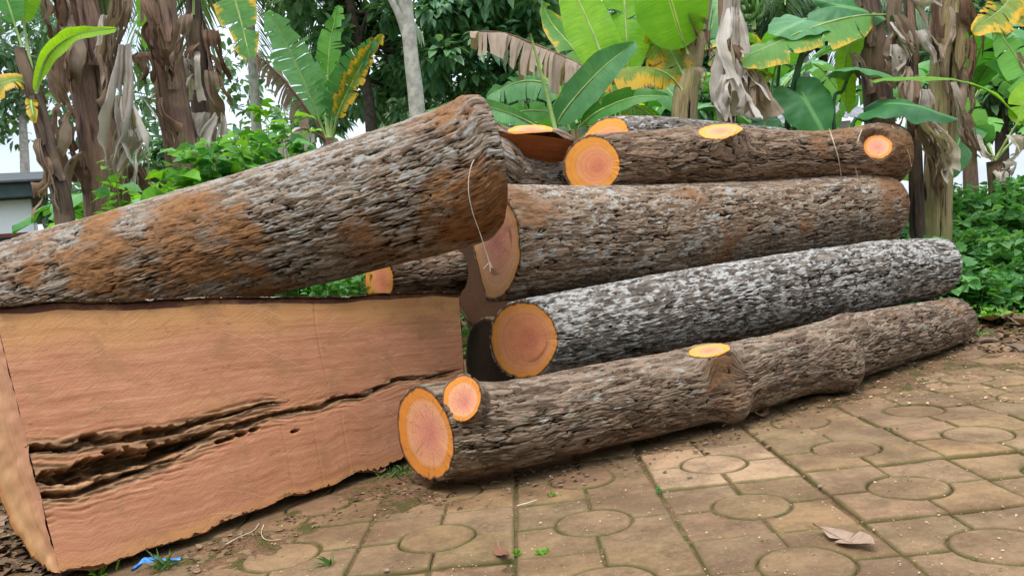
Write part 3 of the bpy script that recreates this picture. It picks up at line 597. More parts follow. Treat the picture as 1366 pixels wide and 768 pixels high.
# ------------------------------------------------------------------ S: sawn half log, flat face to the camera
def half_log():
    BL = ground(84, 786); BR = ground(626, 592); TL = at(-9, 409, 2.16); TR = at(612, 393, float((BR - EYE) @ FW) + 0.02)
    BL = BL + [0, 0, 0.030]; BR = BR + [0, 0, 0.030]
    t = thing('log', 'half log with a wide flat sawn face, cracked and rotten along the middle', 'log', ((BL + BR) / 2).tolist())
    nu, nv = 420, 220
    u, v = np.meshgrid(np.linspace(0, 1, nu), np.linspace(0, 1, nv), indexing='ij')
    wob = 0.012 * fbm(np.stack([u * 9, 0 * u, 0 * u], -1), 3); wob2 = 0.016 * fbm(np.stack([u * 16, 0 * u + 5, 0 * u], -1), 4)
    vv = v * (1 + wob) - (1 - v) * wob2
    base3 = (BL * (1 - u[..., None]) + BR * u[..., None]); top3 = TL * (1 - u[..., None]) + TR * u[..., None]
    Pf = base3 * (1 - vv[..., None]) + top3 * vv[..., None]
    ax = nrm(BR - BL); upv = nrm(TL + TR - BL - BR); nf = nrm(np.cross(ax, upv))
    if nf[1] > 0: nf = -nf
    Ls = np.linalg.norm(BR - BL); Hs = 0.65
    lc = np.stack([u * Ls, v * Hs, 0 * u], -1)
    # cracks: (polyline u,v), width at start and end, depth
    dep = np.zeros_like(u); rot = np.zeros_like(u)
    n1 = fbm(np.stack([u * 14, v * 5, 0 * u], -1), 4); n2 = fbm(np.stack([u * 40, v * 60, 0 * u + 3], -1), 3)
    n4 = fbm(np.stack([u * 90, v * 30, 0 * u + 21], -1), 3)
    def crack(uv, w, d, rw):
        nonlocal dep, rot
        uu = [a[0] for a in uv]; c = np.interp(u, uu, [a[1] for a in uv]); ww = np.interp(u, uu, w) * np.clip(1 + 0.7 * n1 + 0.45 * n2 + 0.5 * n4, 0.12, 2.2)
        ins = (u >= uu[0] - 0.001) & (u <= uu[-1])
        e = (v - c - 0.014 * n1 - 0.005 * n2 - 0.003 * n4) / np.maximum(ww, 1e-4)
        fin = sstep(uu[-1] + 0.02, uu[-1] - 0.07, u) * (sstep(uu[0] - 0.02, uu[0] + 0.05, u) if uu[0] > 0 else 1)
        g = sstep(1.15, 0.55, np.abs(e)) * sstep(0.0005, 0.003, ww) * fin; dep = np.maximum(dep, g * d * (0.75 + 0.4 * n2))
        rot = np.maximum(rot, np.exp(-(np.abs(v - c) / (rw * (0.6 + 0.4 * fin))) ** 2) * fin)
    crack([(0, .452), (.10, .445), (.22, .43), (.33, .442), (.50, .47)], [.012, .015, .013, .009, .002], 0.09, 0.035)
    crack([(0, .345), (.08, .342), (.18, .348), (.28, .362), (.36, .385)], [.024, .034, .026, .010, .002], 0.14, 0.05)
    crack([(0, .27), (.08, .278), (.16, .292), (.26, .32)], [.008, .012, .007, .001], 0.07, 0.03)
    crack([(.26, .385), (.40, .385), (.50, .41), (.58, .405), (.68, .43), (.78, .465), (.90, .455), (1, .47)], [.004, .008, .006, .010, .006, .008, .004, .003], 0.06, 0.022)
    for cu, cv, rr_ in ((.335, .34, .012), (.355, .345, .011), (.38, .352, .013), (.41, .358, .012), (.50, .315, .010)):
        g = sstep(1.0, 0.5, np.hypot((u - cu) / (rr_ * 1.2), (v - cv) / (rr_ * 1.0))); dep = np.maximum(dep, g * 0.05); rot = np.maximum(rot, g)
    lowband = np.exp(-((v - np.interp(u, [0, .4, 1], [.33, .40, .44])) / np.interp(u, [0, .5, 1], [.14, .05, .03])) ** 2) * 0.58
    rot = np.maximum(rot, lowband * (0.7 + 0.5 * n1) * np.interp(u, [0, .45, .6, 1], [1, .75, .4, .3]))
    n3 = fbm(np.stack([u * 30, v * 120, 0 * u + 8], -1), 4); dep += rot * 0.014 * np.clip(0.4 + n3, 0, 2) + 0 * n2
    edge = np.maximum(sstep(0.66, 0.95, v) * 1.0, sstep(0.10, 0.02, v) * 0.8) + 1.5 * sstep(0.968, 0.985, v + 0.006 * n1) + 0.55 * np.exp(-((v - 0.45) / 0.12) ** 2) * 0.8
    for uc in (.60,): dep += 0.0035 * np.exp(-((u - uc - 0.004 * n1) / 0.0016) ** 2) * (v > 0.52)
    for uc in (.47, .545, .62): dep += 0.0018 * np.exp(-((u - uc - 0.006 * (v - .2)) / 0.002) ** 2) * (v < 0.36)
    V = Pf - nf * dep[..., None]
    F = grid_faces(nu, nv)
    # make the face normals look out
    a, b, c = V.reshape(-1, 3)[F[0][:3]]
    if np.cross(b - a, c - a) @ nf < 0: F = F[:, ::-1]
    mesh_obj('sawn_face', V.reshape(-1, 3), F, MAT['sawn'], t, attrs={'rot': rot.ravel(), 'edge': edge.ravel()}, vecs={'lc': lc.reshape(-1, 3)})
    # round bark back, from the top edge over to the bottom edge
    na = 130; ph = np.linspace(-0.06, math.pi + 0.06, na); uu = np.linspace(0, 1, 260)
    back = -nf * 1.0
    cen = (Pf[:, 0] + Pf[:, -1]) / 2; half = (Pf[:, -1] - Pf[:, 0]) / 2
    ci = np.stack([np.interp(uu, np.linspace(0, 1, nu), cen[:, k]) for k in range(3)], 1); hi = np.stack([np.interp(uu, np.linspace(0, 1, nu), half[:, k]) for k in range(3)], 1)
    bulge = 0.34
    endn = nrm(nrm(BL - BR) + 0.02 * back)
    W = ci[:, None] + hi[:, None] * np.where(np.cos(ph) > 0, 1.015, 0.985)[None, :, None] * np.cos(ph)[None, :, None] + (back * bulge)[None, None] * np.sin(ph)[None, :, None]
    W = W + 0.008 * (fbm(np.stack([uu[:, None] * 8 + 0 * ph[None], np.cos(ph)[None] * 2 + 0 * uu[:, None], np.sin(ph)[None] * 2 + 0 * uu[:, None]], -1), 3))[..., None] * back
    lift = np.zeros(3)
    sl = np.interp(uu, [0, 1], [0, 1])[:, None, None] * 0 
    W = W + ax * 0
    lcb = np.stack([uu[:, None] * Ls + 0 * ph[None], np.cos(ph)[None] * 0.33 + 0 * uu[:, None], np.sin(ph)[None] * 0.33 + 0 * uu[:, None]], -1)
    Fb = grid_faces(260, na)
    W0 = W.reshape(-1, 3); f0 = Fb[65 * (na - 1) + na // 2]; a, b, c = W0[f0[:3]]
    if np.cross(b - a, c - a) @ back < 0: Fb = Fb[:, ::-1]
    rb = bark_relief(lcb + 3.3, (0.075, 0.02), 0.5); W = W + ((rb[0] - 0.5) * 0.012)[..., None] * nrm_rows(W - ci[:, None])
    W2 = W.copy(); W2[..., 2] = np.maximum(W2[..., 2], 0.012)
    mesh_obj('bark', W2.reshape(-1, 3), Fb, MAT['bark_l'], t, attrs={'dirt': (0.15 + 0.5 * fbm(lcb * 6, 3) + 0.8 * (np.cos(ph)[None] < -0.8)).ravel(), 'bh': rb[0].ravel(), 'bc': rb[1].ravel(), 'bl': (rb[2] * (np.cos(ph)[None] > -0.6)).ravel()}, vecs={'lc': lcb.reshape(-1, 3)})
    for e in (0, 1):                                         # end faces
        k = 0 if e == 0 else -1
        arc = W2[k, 4:-4]; line = np.linspace(Pf[k, -1], Pf[k, 0], 40)
        nr = 14; A = []; rr = []
        # grid between the straight cut edge and the round bark edge
        ph2 = np.linspace(0, 1, len(arc)); ln_ = np.stack([np.interp(ph2, np.linspace(0, 1, 40), line[:, q]) for q in range(3)], 1)
        for q in range(nr + 1):
            f = q / nr; A.append(ln_ * (1 - f) + arc * f); rr += [0.3 + 0.69 * f] * len(arc)
        A = np.array(A); no = nrm(BL - BR) if e == 0 else nrm(BR - BL)
        A = A + no * (0.002 + 0.004 * fbm(A * 25, 3)[..., None])
        Fe = grid_faces(nr + 1, len(arc)); Av = A.reshape(-1, 3); a, b, c = Av[Fe[5 * (len(arc) - 1) + 30][:3]]
        if np.cross(b - a, c - a) @ no < 0: Fe = Fe[:, ::-1]
        e1 = nrm(upv); e2 = np.cross(no, e1); l2 = np.stack([Av @ e1 * 0.25, Av @ e2, 0 * rr_ + 0 * Av[:, 0]], 1)
        mesh_obj('cut_face', Av, Fe, MAT['cut_s'] if e == 0 else MAT['cut_shade_black'], t, attrs={'rr': rr}, vecs={'lc': l2})
    return t
tS = half_log()
#--VEG--
# ------------------------------------------------------------------ vegetation
def leaf_mat(name, c1, c2, rib=None, yel=0.0, ycol=(0.70, 0.42, 0.02), bcol=(0.16, 0.09, 0.045), trans=0.35, rough=0.45, vein=70, spec=0.4, var=0.5):
    t = NT(name); uv = t.attr('luv', True); tint = t.attr('tint'); sep = t.new('SeparateXYZ'); t.set(sep.inputs[0], uv); u, v = sep.outputs[0], sep.outputs[1]
    geo = t.new('NewGeometry').outputs['Position']
    n = t.noise(geo, 9, 4, 0.6); st = t.noise(t.new('CombineXYZ', X=t.math('MULTIPLY', u, float(vein)), Y=t.math('MULTIPLY', v, 1.5), Z=tint).outputs[0], 1.0, 2, 0.5)
    c = t.mix(t.map(t.math('ADD', t.math('MULTIPLY', n, 0.6), t.math('MULTIPLY', tint, 0.4)), 0.3, 0.7), c1, c2)
    c = t.mix(t.math('MULTIPLY', t.map(st, 0.42, 0.7), 0.28), c, tuple(x * 0.55 for x in c1))
    av = t.math('ABSOLUTE', v)
    if yel > 0:
        e = t.math('ADD', t.math('MULTIPLY', av, 0.75), t.math('ADD', t.math('MULTIPLY', t.math('SUBTRACT', t.noise(geo, 13, 5, 0.7), 0.5), 1.2), t.math('MULTIPLY', t.math('SUBTRACT', st, 0.5), 0.6)))
        c = t.mix(t.map(e, 0.95 - yel, 1.25 - yel), c, ycol); c = t.mix(t.map(e, 1.22 - yel * 0.8, 1.42 - yel * 0.8), c, bcol)
    if rib is not None: c = t.mix(t.map(av, 0.075, 0.025), c, rib)
    nb = t.bump(t.math('ADD', st, t.math('MULTIPLY', n, 0.4)), 0.35, 0.006)
    p = t.new('BsdfPrincipled'); t.set(p.inputs['Base Color'], c); p.inputs['Roughness'].default_value = rough; p.inputs['Specular IOR Level'].default_value = spec; t.set(p.inputs['Normal'], nb)
    tr = t.new('BsdfTranslucent'); t.set(tr.inputs['Color'], t.mix(1.0, c, (1.25, 1.2, 0.55), 'MULTIPLY')); t.set(tr.inputs['Normal'], nb)
    mx = t.new('MixShader'); mx.inputs[0].default_value = trans; t.l.new(p.outputs[0], mx.inputs[1]); t.l.new(tr.outputs[0], mx.inputs[2])
    return t.done(mx.outputs[0])
G1 = (0.075, 0.20, 0.035); G2 = (0.13, 0.30, 0.05)
MAT['ban'] = leaf_mat('banana_leaf', (0.060, 0.24, 0.030), (0.15, 0.40, 0.05), rib=(0.25, 0.36, 0.12), yel=0.0)
MAT['ban_y'] = leaf_mat('banana_leaf_young', (0.17, 0.42, 0.02), (0.33, 0.60, 0.03), rib=(0.45, 0.62, 0.12), trans=0.55)
MAT['ban_e'] = leaf_mat('banana_leaf_ageing', (0.06, 0.21, 0.035), (0.13, 0.31, 0.045), rib=(0.25, 0.34, 0.10), yel=0.42)
MAT['ban_o'] = leaf_mat('banana_leaf_yellow', (0.13, 0.26, 0.03), (0.34, 0.34, 0.03), rib=(0.35, 0.34, 0.10), yel=0.66)
MAT['ban_p'] = leaf_mat('banana_leaf_blue', (0.085, 0.26, 0.085), (0.19, 0.42, 0.16), rib=(0.32, 0.50, 0.24), rough=0.5)
MAT['dry'] = leaf_mat('dry_leaf', (0.21, 0.145, 0.10), (0.42, 0.32, 0.245), trans=0.2, rough=0.85, spec=0.1, vein=45)
MAT['dry2'] = leaf_mat('dry_leaf_pale', (0.40, 0.345, 0.295), (0.66, 0.59, 0.52), trans=0.2, rough=0.85, spec=0.1, vein=45)
MAT['dry3'] = leaf_mat('dry_leaf_dark', (0.13, 0.075, 0.050), (0.28, 0.18, 0.12), trans=0.15, rough=0.85, spec=0.1, vein=45)
MAT['taro'] = leaf_mat('taro_leaf', (0.045, 0.19, 0.055), (0.10, 0.29, 0.085), rib=(0.16, 0.36, 0.12), vein=10)
MAT['tree'] = leaf_mat('tree_leaf', (0.065, 0.20, 0.095), (0.27, 0.48, 0.24), trans=0.4, rough=0.33, vein=4, spec=0.5)
MAT['tree_f'] = leaf_mat('tree_leaf_far', (0.06, 0.15, 0.06), (0.14, 0.27, 0.11), trans=0.35, rough=0.5, vein=4)
MAT['weed'] = leaf_mat('weed_leaf', (0.060, 0.22, 0.050), (0.20, 0.46, 0.14), trans=0.45, rough=0.45, vein=6)
MAT['weed_y'] = leaf_mat('weed_leaf_bright', (0.12, 0.34, 0.02), (0.23, 0.50, 0.04), trans=0.45, rough=0.45, vein=6)
MAT['grass'] = leaf_mat('grass_blade', (0.06, 0.14, 0.03), (0.13, 0.24, 0.06), trans=0.3, vein=3)
MAT['frond'] = leaf_mat('palm_frond', (0.07, 0.14, 0.06), (0.14, 0.22, 0.10), trans=0.3, vein=3)
MAT['rib'] = plain('leaf_stalk', (0.27, 0.38, 0.11), 0.5, 0.25, 12, 0.1)
MAT['rib_dry'] = plain('dry_stalk', (0.20, 0.125, 0.07), 0.85, 0.3, 20, 0.3)
MAT['stalk_dark'] = plain('taro_stalk', (0.045, 0.11, 0.05), 0.45, 0.3, 10, 0.1)

def stem_mat(name, c1, c2, c3, dark=(0.02, 0.013, 0.010)):
    t = NT(name); lc = t.attr('lc', True)
    a = t.noise(t.vmul(lc, (0.07, 1, 1)), 26, 5, 0.65); b = t.noise(t.vmul(lc, (0.05, 1, 1)), 120, 4, 0.7); g = t.noise(lc, 3.5, 4, 0.6)
    c = t.mix(t.map(a, 0.33, 0.64), c1, c2); c = t.mix(t.map(g, 0.48, 0.64), c, c3)
    c = t.mix(t.math('MULTIPLY', t.map(b, 0.48, 0.72), 0.5), c, tuple(min(1, x * 1.7) for x in c2)); c = t.mix(t.map(a, 0.42, 0.34), c, dark)
    return t.done(t.principled(c, 0.75, t.bump(t.math('ADD', a, t.math('MULTIPLY', b, 0.6)), 0.9, 0.02), 0.2))
MAT['stem1'] = stem_mat('banana_stem_brown', (0.11, 0.062, 0.044), (0.29, 0.185, 0.12), (0.17, 0.095, 0.072))
MAT['stem2'] = stem_mat('banana_stem_ochre', (0.22, 0.16, 0.08), (0.44, 0.34, 0.18), (0.30, 0.27, 0.11))
MAT['stem3'] = stem_mat('banana_stem_dark', (0.045, 0.030, 0.024), (0.15, 0.10, 0.07), (0.20, 0.135, 0.085))
MAT['pale_trunk'] = plain('pale_bark', (0.40, 0.37, 0.31), 0.85, 0.30, 14, 0.4)
MAT['dark_trunk'] = plain('dark_bark', (0.075, 0.055, 0.042), 0.9, 0.4, 20, 0.6)
MAT['fruit'] = plain('green_banana', (0.12, 0.24, 0.05), 0.5, 0.2, 20, 0.05)

def as3(path): return np.array([at(*p) if len(p) == 3 and not isinstance(p, np.ndarray) else p for p in path], float)
def wprofile(t, kind):
    if kind == 'banana': return np.clip(np.sin(np.pi * np.clip(t, 0, 1) ** 0.85) ** 0.55, 0.0, 1) * (1 - 0.12 * t)
    if kind == 'hang': return np.clip(0.35 + 0.65 * np.sin(np.pi * (0.15 + 0.72 * t)), 0.05, 1) * np.clip((1 - t) * 9, 0.25, 1)
    return np.sin(np.pi * t) ** 0.7
def blade(parent, path, W, mat, hint=None, fold=0.25, droop=0.15, tears=0.12, crumple=0.01, seed=0, kind='banana', name='leaf', n=34, m=5, rib=0.008, ribmat='rib', label=None, one=0, gap=0.14, start=0.0):
    """a leaf blade torn into lobes along a midrib; path from stalk to tip, W half width in metres"""
    rg = np.random.default_rng(seed + 101); P = as3(path); D = catmull(P, 160)
    s = np.concatenate([[0], np.cumsum(np.linalg.norm(np.diff(D, axis=0), axis=1))]); s /= s[-1]
    T = np.gradient(D, axis=0); T = nrm_rows(T)
    h = nrm(hint) if hint is not None else nrm(nrm(EYE - D[80]) + np.array([0, 0, 0.4]))
    SD = nrm_rows(np.cross(T, h)); NM = np.cross(SD, T)
    ip = lambda A, t: np.stack([np.interp(t, s, A[:, k]) for k in range(3)], -1)
    V, F, UV = [], [], []; off = 0
    for sd in ((-1, 1) if one == 0 else (one,)):
        cuts = [0]; k = 0
        while k < n - 1:
            k += 1
            while k < n - 1 and rg.random() > tears: k += 1
            cuts.append(k)
        lobes = 1 if len(cuts) < 3 else 2
        for a, b in zip(cuts[:-1], cuts[1:]):
            nr = max(2, b - a + 1); t0 = start + (1 - start) * np.linspace(a / (n - 1), b / (n - 1), nr); tc = (t0[0] + t0[-1]) / 2
            ff = fold + rg.normal(0, 0.10 + crumple * 5) if lobes > 1 else fold
            dd = droop * (1 + rg.normal(0, 0.35)) if lobes > 1 else droop; sl = 1 + (rg.normal(0, 0.10) if lobes > 1 else 0)
            vv = np.linspace(0, 1, m)
            TT, VV = np.meshgrid(t0, vv, indexing='ij')
            te = np.clip(tc + (TT - tc) * (1 - (gap if lobes > 1 else 0) * VV ** 1.3) + 0.03 * VV, 0, 1)
            w = W * wprofile((TT - start) / (1 - start + 1e-6), kind) * VV * sl
            C = ip(D, te); S_ = ip(SD, te) * sd; N_ = ip(NM, te); ang = ff
            p = C + S_ * (w * math.cos(ang))[..., None] + N_ * (w * math.sin(ang))[..., None]
            p[..., 2] -= dd * W * VV ** 2 * (1.0)
            cr = np.stack([fbm(p * (7 if crumple < 0.02 else 12) + seed * 3.1 + q * 9, 3) for q in range(3)], -1)
            p = p + cr * (crumple * (0.25 + VV))[..., None]
            V.append(p.reshape(-1, 3)); UV.append(np.stack([TT * 1.0, VV * sd, 0 * TT], -1).reshape(-1, 3))
            F.append(grid_faces(nr, m) + off); off += nr * m
    V = np.vstack(V); F = np.vstack(F); UV = np.vstack(UV)
    o = mesh_obj(name, V, F, mat, parent, attrs={'tint': np.full(len(V), rg.random())}, vecs={'luv': UV})
    if label: o['label'] = label
    if rib:
        tube('midrib', D[::10], rib, rib * 0.25, MAT[ribmat], o, k=6, n=14)
    return o
def hang(parent, p0, az, L, W, mat, seed, out=0.12, fold=1.0, crumple=0.03, ribmat='rib_dry'):
    """a dead leaf hanging down beside a stem: a pleated sheet with a ragged lower edge"""
    rg = np.random.default_rng(seed + 999); d = np.array([math.cos(az), math.sin(az), 0]); sv = np.array([-d[1], d[0], 0]); nt, nc = 24, 15
    t, v = np.meshgrid(np.linspace(0, 1, nt), np.linspace(-1, 1, nc), indexing='ij'); ph = rg.random(6) * 6.28
    w = W * (0.38 + 0.62 * np.sin(np.pi * np.clip(0.12 + 0.62 * t, 0, 1))) * (1 + 0.18 * np.sin(t * 5 + ph[0]))
    rag = 1 - 0.30 * np.abs(fbm(np.stack([v * 2.2 + seed, 0 * v, 0 * v], -1), 3)) - 0.10 * v ** 2
    pl_ = 0.42 * np.sin(v * 5.0 + ph[1] + 1.2 * t) * (0.4 + 0.6 * t) + 0.22 * np.sin(v * 11 + ph[2] + 2 * t)
    curl = 0.55 * np.abs(v) ** 2.2 * math.copysign(1, rg.normal()) * (0.5 + t)
    cx = 0.07 * math.sin(ph[3]) * t + 0.02 * np.sin(t * 4 + ph[4])
    p = np.asarray(p0) + d * (out * np.minimum(1, t * 6) + w * (pl_ + curl) * min(1.1, fold + 0.2))[..., None] + sv * (w * v * (0.80 + 0.15 * np.sin(3 * t + ph[5])) + cx)[..., None]
    p[..., 2] -= L * t * rag
    grp = np.sort(rg.choice(np.arange(2, nc - 1), 4, replace=False)); gid = np.searchsorted(grp, np.arange(nc), side='right')[None] + 0 * np.arange(nt)[:, None]
    go = rg.normal(0, 1, (6, 3)); ts = np.clip((t - 0.25) / 0.75, 0, 1); p = p + (d * (go[gid][..., 0] * 0.35 * W * ts)[..., None] + sv * (go[gid][..., 1] * 0.22 * W * ts)[..., None]); p[..., 2] += np.abs(go[gid][..., 2]) * 0.16 * L * ts ** 2
    cr = np.stack([fbm(p * 11 + seed * 1.7 + q * 9, 3) for q in range(3)], -1); p = p + cr * (min(crumple, 0.02) * (0.2 + 0.8 * t))[..., None]
    GF = grid_faces(nt, nc); row, cl = GF[:, 0] // nc, GF[:, 0] % nc; GF = GF[~(np.isin(cl + 1, grp) & (row > nt * 0.30))]
    return mesh_obj('dead_leaf', p.reshape(-1, 3), GF, mat, parent, attrs={'tint': np.full(nt * nc, rg.random())}, vecs={'luv': np.stack([v * 0.5 + 0.5, 0.1 + t * 0.1, 0 * t], -1).reshape(-1, 3)})
def banana_stem(parent, path, mat, seed=0, k=30, n=70, sheaths=4, name='stem'):
    """path of (px, py, depth, width px); the first point is dropped to the ground"""
    P = np.array([at(p[0], p[1], p[2]) for p in path]); r = np.array([p[3] * 0.44 * p[2] / FPX for p in path])
    C4 = catmull(np.hstack([P, r[:, None]]), n); C, rad = C4[:, :3], C4[:, 3]; T, N, B = frames(C, (0.1, -1, 0.2)); th = np.arange(k) / k * 2 * math.pi
    L = np.concatenate([[0], np.cumsum(np.linalg.norm(np.diff(C, axis=0), axis=1))])
    lay = fbm(np.stack([0.6 * L[:, None] + 0 * th[None], 2.2 * np.cos(th)[None] + 0 * L[:, None], 2.2 * np.sin(th)[None] + 0 * L[:, None]], -1) + seed, 4)
    # overlapping leaf sheaths: steps round the stem
    ph = (th[None] + 1.2 * L[:, None] * (1 if seed % 2 else -1) + seed) % (2 * math.pi / 3) / (2 * math.pi / 3)
    rr = rad[:, None] * (0.90 + 0.10 * ph ** 0.7 + 0.07 * lay)
    V = C[:, None] + (np.cos(th)[None, :, None] * N[:, None] + np.sin(th)[None, :, None] * B[:, None]) * rr[..., None]
    lc = np.stack([L[:, None] + 0 * th[None], np.cos(th)[None] * rr, np.sin(th)[None] * rr], -1) + seed
    o = mesh_obj(name, V.reshape(-1, 3), grid_faces(n, k, True)[:, ::-1], mat, parent, vecs={'lc': lc.reshape(-1, 3)})
    rg = np.random.default_rng(seed + 55)
    for q in range(sheaths):                                  # loose peeling strips of sheath
        i0 = rg.integers(int(n * 0.3), int(n * 0.7)); i1 = min(n - 1, i0 + rg.integers(n // 6, n // 3)); a0 = rg.random() * 6.28 if q % 2 else math.atan2((EYE - C[i0]) @ B[i0], (EYE - C[i0]) @ N[i0]) + rg.normal(0, 0.8); wd = rg.uniform(0.25, 0.55)
        ii = np.arange(i0, i1); aa = np.linspace(-wd, wd, 7); tt = (ii - i0) / max(1, len(ii) - 1)
        wv = 0.75 + 0.3 * fbm(np.stack([tt * 4, 0 * tt + q, 0 * tt], -1), 2)
        A = a0 + aa[None] * wv[:, None] + 0.12 * np.sin(tt * 7)[:, None]
        lift = 1.10 + 0.10 * np.abs(aa[None] / wd) ** 2 + 0.22 * (1 - tt)[:, None] ** 3
        Vs = C[ii][:, None] + (np.cos(A)[..., None] * N[ii][:, None] + np.sin(A)[..., None] * B[ii][:, None]) * (rad[ii][:, None] * lift)[..., None]
        lcs = np.stack([L[ii][:, None] + 0 * A, np.cos(A) * rad[ii][:, None], np.sin(A) * rad[ii][:, None]], -1) + seed + q
        mesh_obj('leaf_sheath', Vs.reshape(-1, 3), grid_faces(len(ii), 7), MAT['stem1'] if q % 2 else mat, parent, vecs={'lc': lcs.reshape(-1, 3)})
    return o, C, rad
def at_h(C, z): return C[np.argmin(np.abs(C[:, 2] - z))]
def dryskirt(t, C, rad, n, z0, z1, seed, lmin=0.35, lmax=0.8, w=0.07, mats=('dry', 'dry2', 'dry3'), front=True):
    rg = np.random.default_rng(seed)
    for k in range(n):
        z = rg.uniform(z0, z1); p = at_h(C, z); az = rg.uniform(math.pi * 1.0, math.pi * 2.0) if front and rg.random() < 0.75 else rg.uniform(0, 6.28)
        hang(t, p, az, rg.uniform(lmin, lmax), w * rg.uniform(0.6, 1.3), MAT[mats[k % len(mats)]], seed * 31 + k, out=float(rad.mean()) * 1.15 + rg.uniform(0.0, 0.08))
def pl(label, px, d, cat='banana plant', name='banana_plant', group=None): return thing(name, label, cat, base(px, d, 0), group)
def grd(px, d, w): return (px, base_py(px, d, -0.02), d, w)

# --- left: three tall stems and a leaning young one
t = pl('tall brown banana plant at left, grey dead leaves hanging down both sides', 158, 4.3)
_, C, r = banana_stem(t, [grd(160, 4.3, 74), (140, 250, 4.3, 68), (124, 130, 4.3, 62), (106, 0, 4.3, 56), (98, -90, 4.3, 50), (90, -170, 4.3, 40)], MAT['stem1'], 1, sheaths=7)
for k, (x0, y0, L, wd, dx, m_) in enumerate([(146, 20, 0.62, 0.060, 1, 'dry2'), (160, 60, 0.80, 0.075, 1, 'dry2'), (170, 130, 0.55, 0.08, 1, 'dry2'), (178, 170, 0.42, 0.085, 1, 'dry2'), (150, -20, 0.5, 0.05, 1, 'dry'), (88, 20, 0.5, 0.07, -1, 'dry'), (78, 70, 0.34, 0.06, -1, 'dry'), (92, 60, 0.45, 0.05, -1, 'dry3'), (95, 150, 0.28, 0.075, -1, 'dry'), (98, 170, 0.42, 0.06, -1, 'dry3'), (106, 205, 0.30, 0.05, -1, 'dry'), (75, 140, 0.25, 0.035, -1, 'dry3'), (185, 220, 0.30, 0.09, 1, 'dry3'), (140, 60, 0.5, 0.05, 1, 'dry'), (60, -30, 0.3, 0.07, -1, 'dry'), (165, 0, 0.5, 0.05, 1, 'dry'), (70, -40, 0.5, 0.06, -1, 'dry3')]):
    p = at(x0, y0, 4.12 if k % 3 else 4.2); hang(t, p, -1.2 if dx > 0 else -2.0, L, wd, MAT[m_], 40 + k, out=0.03)
for k, (az, L) in enumerate([(0.9, 1.3), (2.2, 1.4)]):
    p = C[-1]; d = np.array([math.cos(az), math.sin(az), 0]); blade(t, [p, p + d * 0.3 + [0, 0, 0.6], p + d * 0.8 + [0, 0, 1.0], p + d * L + [0, 0, 0.75]], 0.26, MAT['ban'], hint=(0, 0, 1), seed=60 + k, tears=0.25, droop=0.25, rib=0.014)
t = pl('dark young banana plant leaning left at the picture edge', 96, 3.9)
_, C, r = banana_stem(t, [grd(118, 3.9, 34), (88, 300, 3.9, 30), (72, 230, 3.9, 27), (55, 160, 3.9, 25), (40, 110, 3.9, 22), (26, 66, 3.9, 16)], MAT['stem3'], 2, k=20, sheaths=3)
blade(t, [(48, 125, 3.88), (62, 78, 3.85), (98, 48, 3.8), (155, 37, 3.75)], 0.045, MAT['ban_y'], seed=3, fold=0.5, droop=0.3, tears=0.03)
blade(t, [(42, 105, 3.9), (22, 40, 3.9), (2, -20, 3.9), (-30, -90, 3.9)], 0.09, MAT['ban'], seed=4, tears=0.1, start=0.35)
blade(t, [(44, 100, 3.95), (32, 30, 4.0), (34, -30, 4.0), (46, -110, 4.0)], 0.09, MAT['ban_y'], seed=5, tears=0.1, start=0.35)
blade(t, [(40, 118, 3.9), (24, 108, 3.85), (4, 112, 3.8), (-20, 126, 3.8)], 0.065, MAT['ban_o'], seed=6, hint=(0.1, -1, 0.5), fold=0.1, droop=0.1)
blade(t, [(56, 165, 3.9), (42, 135, 3.85), (44, 150, 3.8), (46, 160, 3.8)], 0.03, MAT['ban_o'], seed=7)
hang(t, at(58, 185, 3.85), -1.4, 0.42, 0.03, MAT['dry'], 77, out=0.03); hang(t, at(64, 210, 3.85), -1.0, 0.3, 0.03, MAT['dry3'], 78, out=0.03)
t = pl('second tall banana plant from the left with smooth reddish brown stem', 258, 4.5)
_, C, r = banana_stem(t, [grd(262, 4.5, 62), (246, 240, 4.5, 52), (232, 140, 4.5, 48), (214, 0, 4.5, 44), (204, -100, 4.5, 38), (200, -180, 4.5, 30)], MAT['stem1'], 3, sheaths=5)
for k, (x0, y0, L, wd, m_) in enumerate([(196, 0, 0.5, 0.05, 'dry3'), (204, 30, 0.35, 0.05, 'dry3'), (246, 20, 0.35, 0.05, 'dry'), (198, 70, 0.2, 0.06, 'dry3'), (212, 130, 0.3, 0.03, 'dry3')]):
    hang(t, at(x0, y0, 4.35), -1.5, L, wd, MAT[m_], 140 + k, out=0.03)
for k, (az, L) in enumerate([(0.9, 1.3), (2.4, 1.3)]):
    p = C[-1]; d = np.array([math.cos(az), math.sin(az), 0]); blade(t, [p, p + d * 0.3 + [0, 0, 0.6], p + d * 0.8 + [0, 0, 0.9], p + d * L + [0, 0, 0.65]], 0.25, MAT['ban'], hint=(0, 0, 1), seed=160 + k, tears=0.25, droop=0.25, rib=0.014)
t = pl('dark banana plant behind it with big grey dead leaves and a green leaf', 282, 4.75)
_, C, r = banana_stem(t, [grd(290, 4.75, 46), (278, 240, 4.75, 38), (270, 150, 4.75, 34), (262, 50, 4.75, 28), (258, 0, 4.75, 22)], MAT['stem3'], 4, sheaths=3)
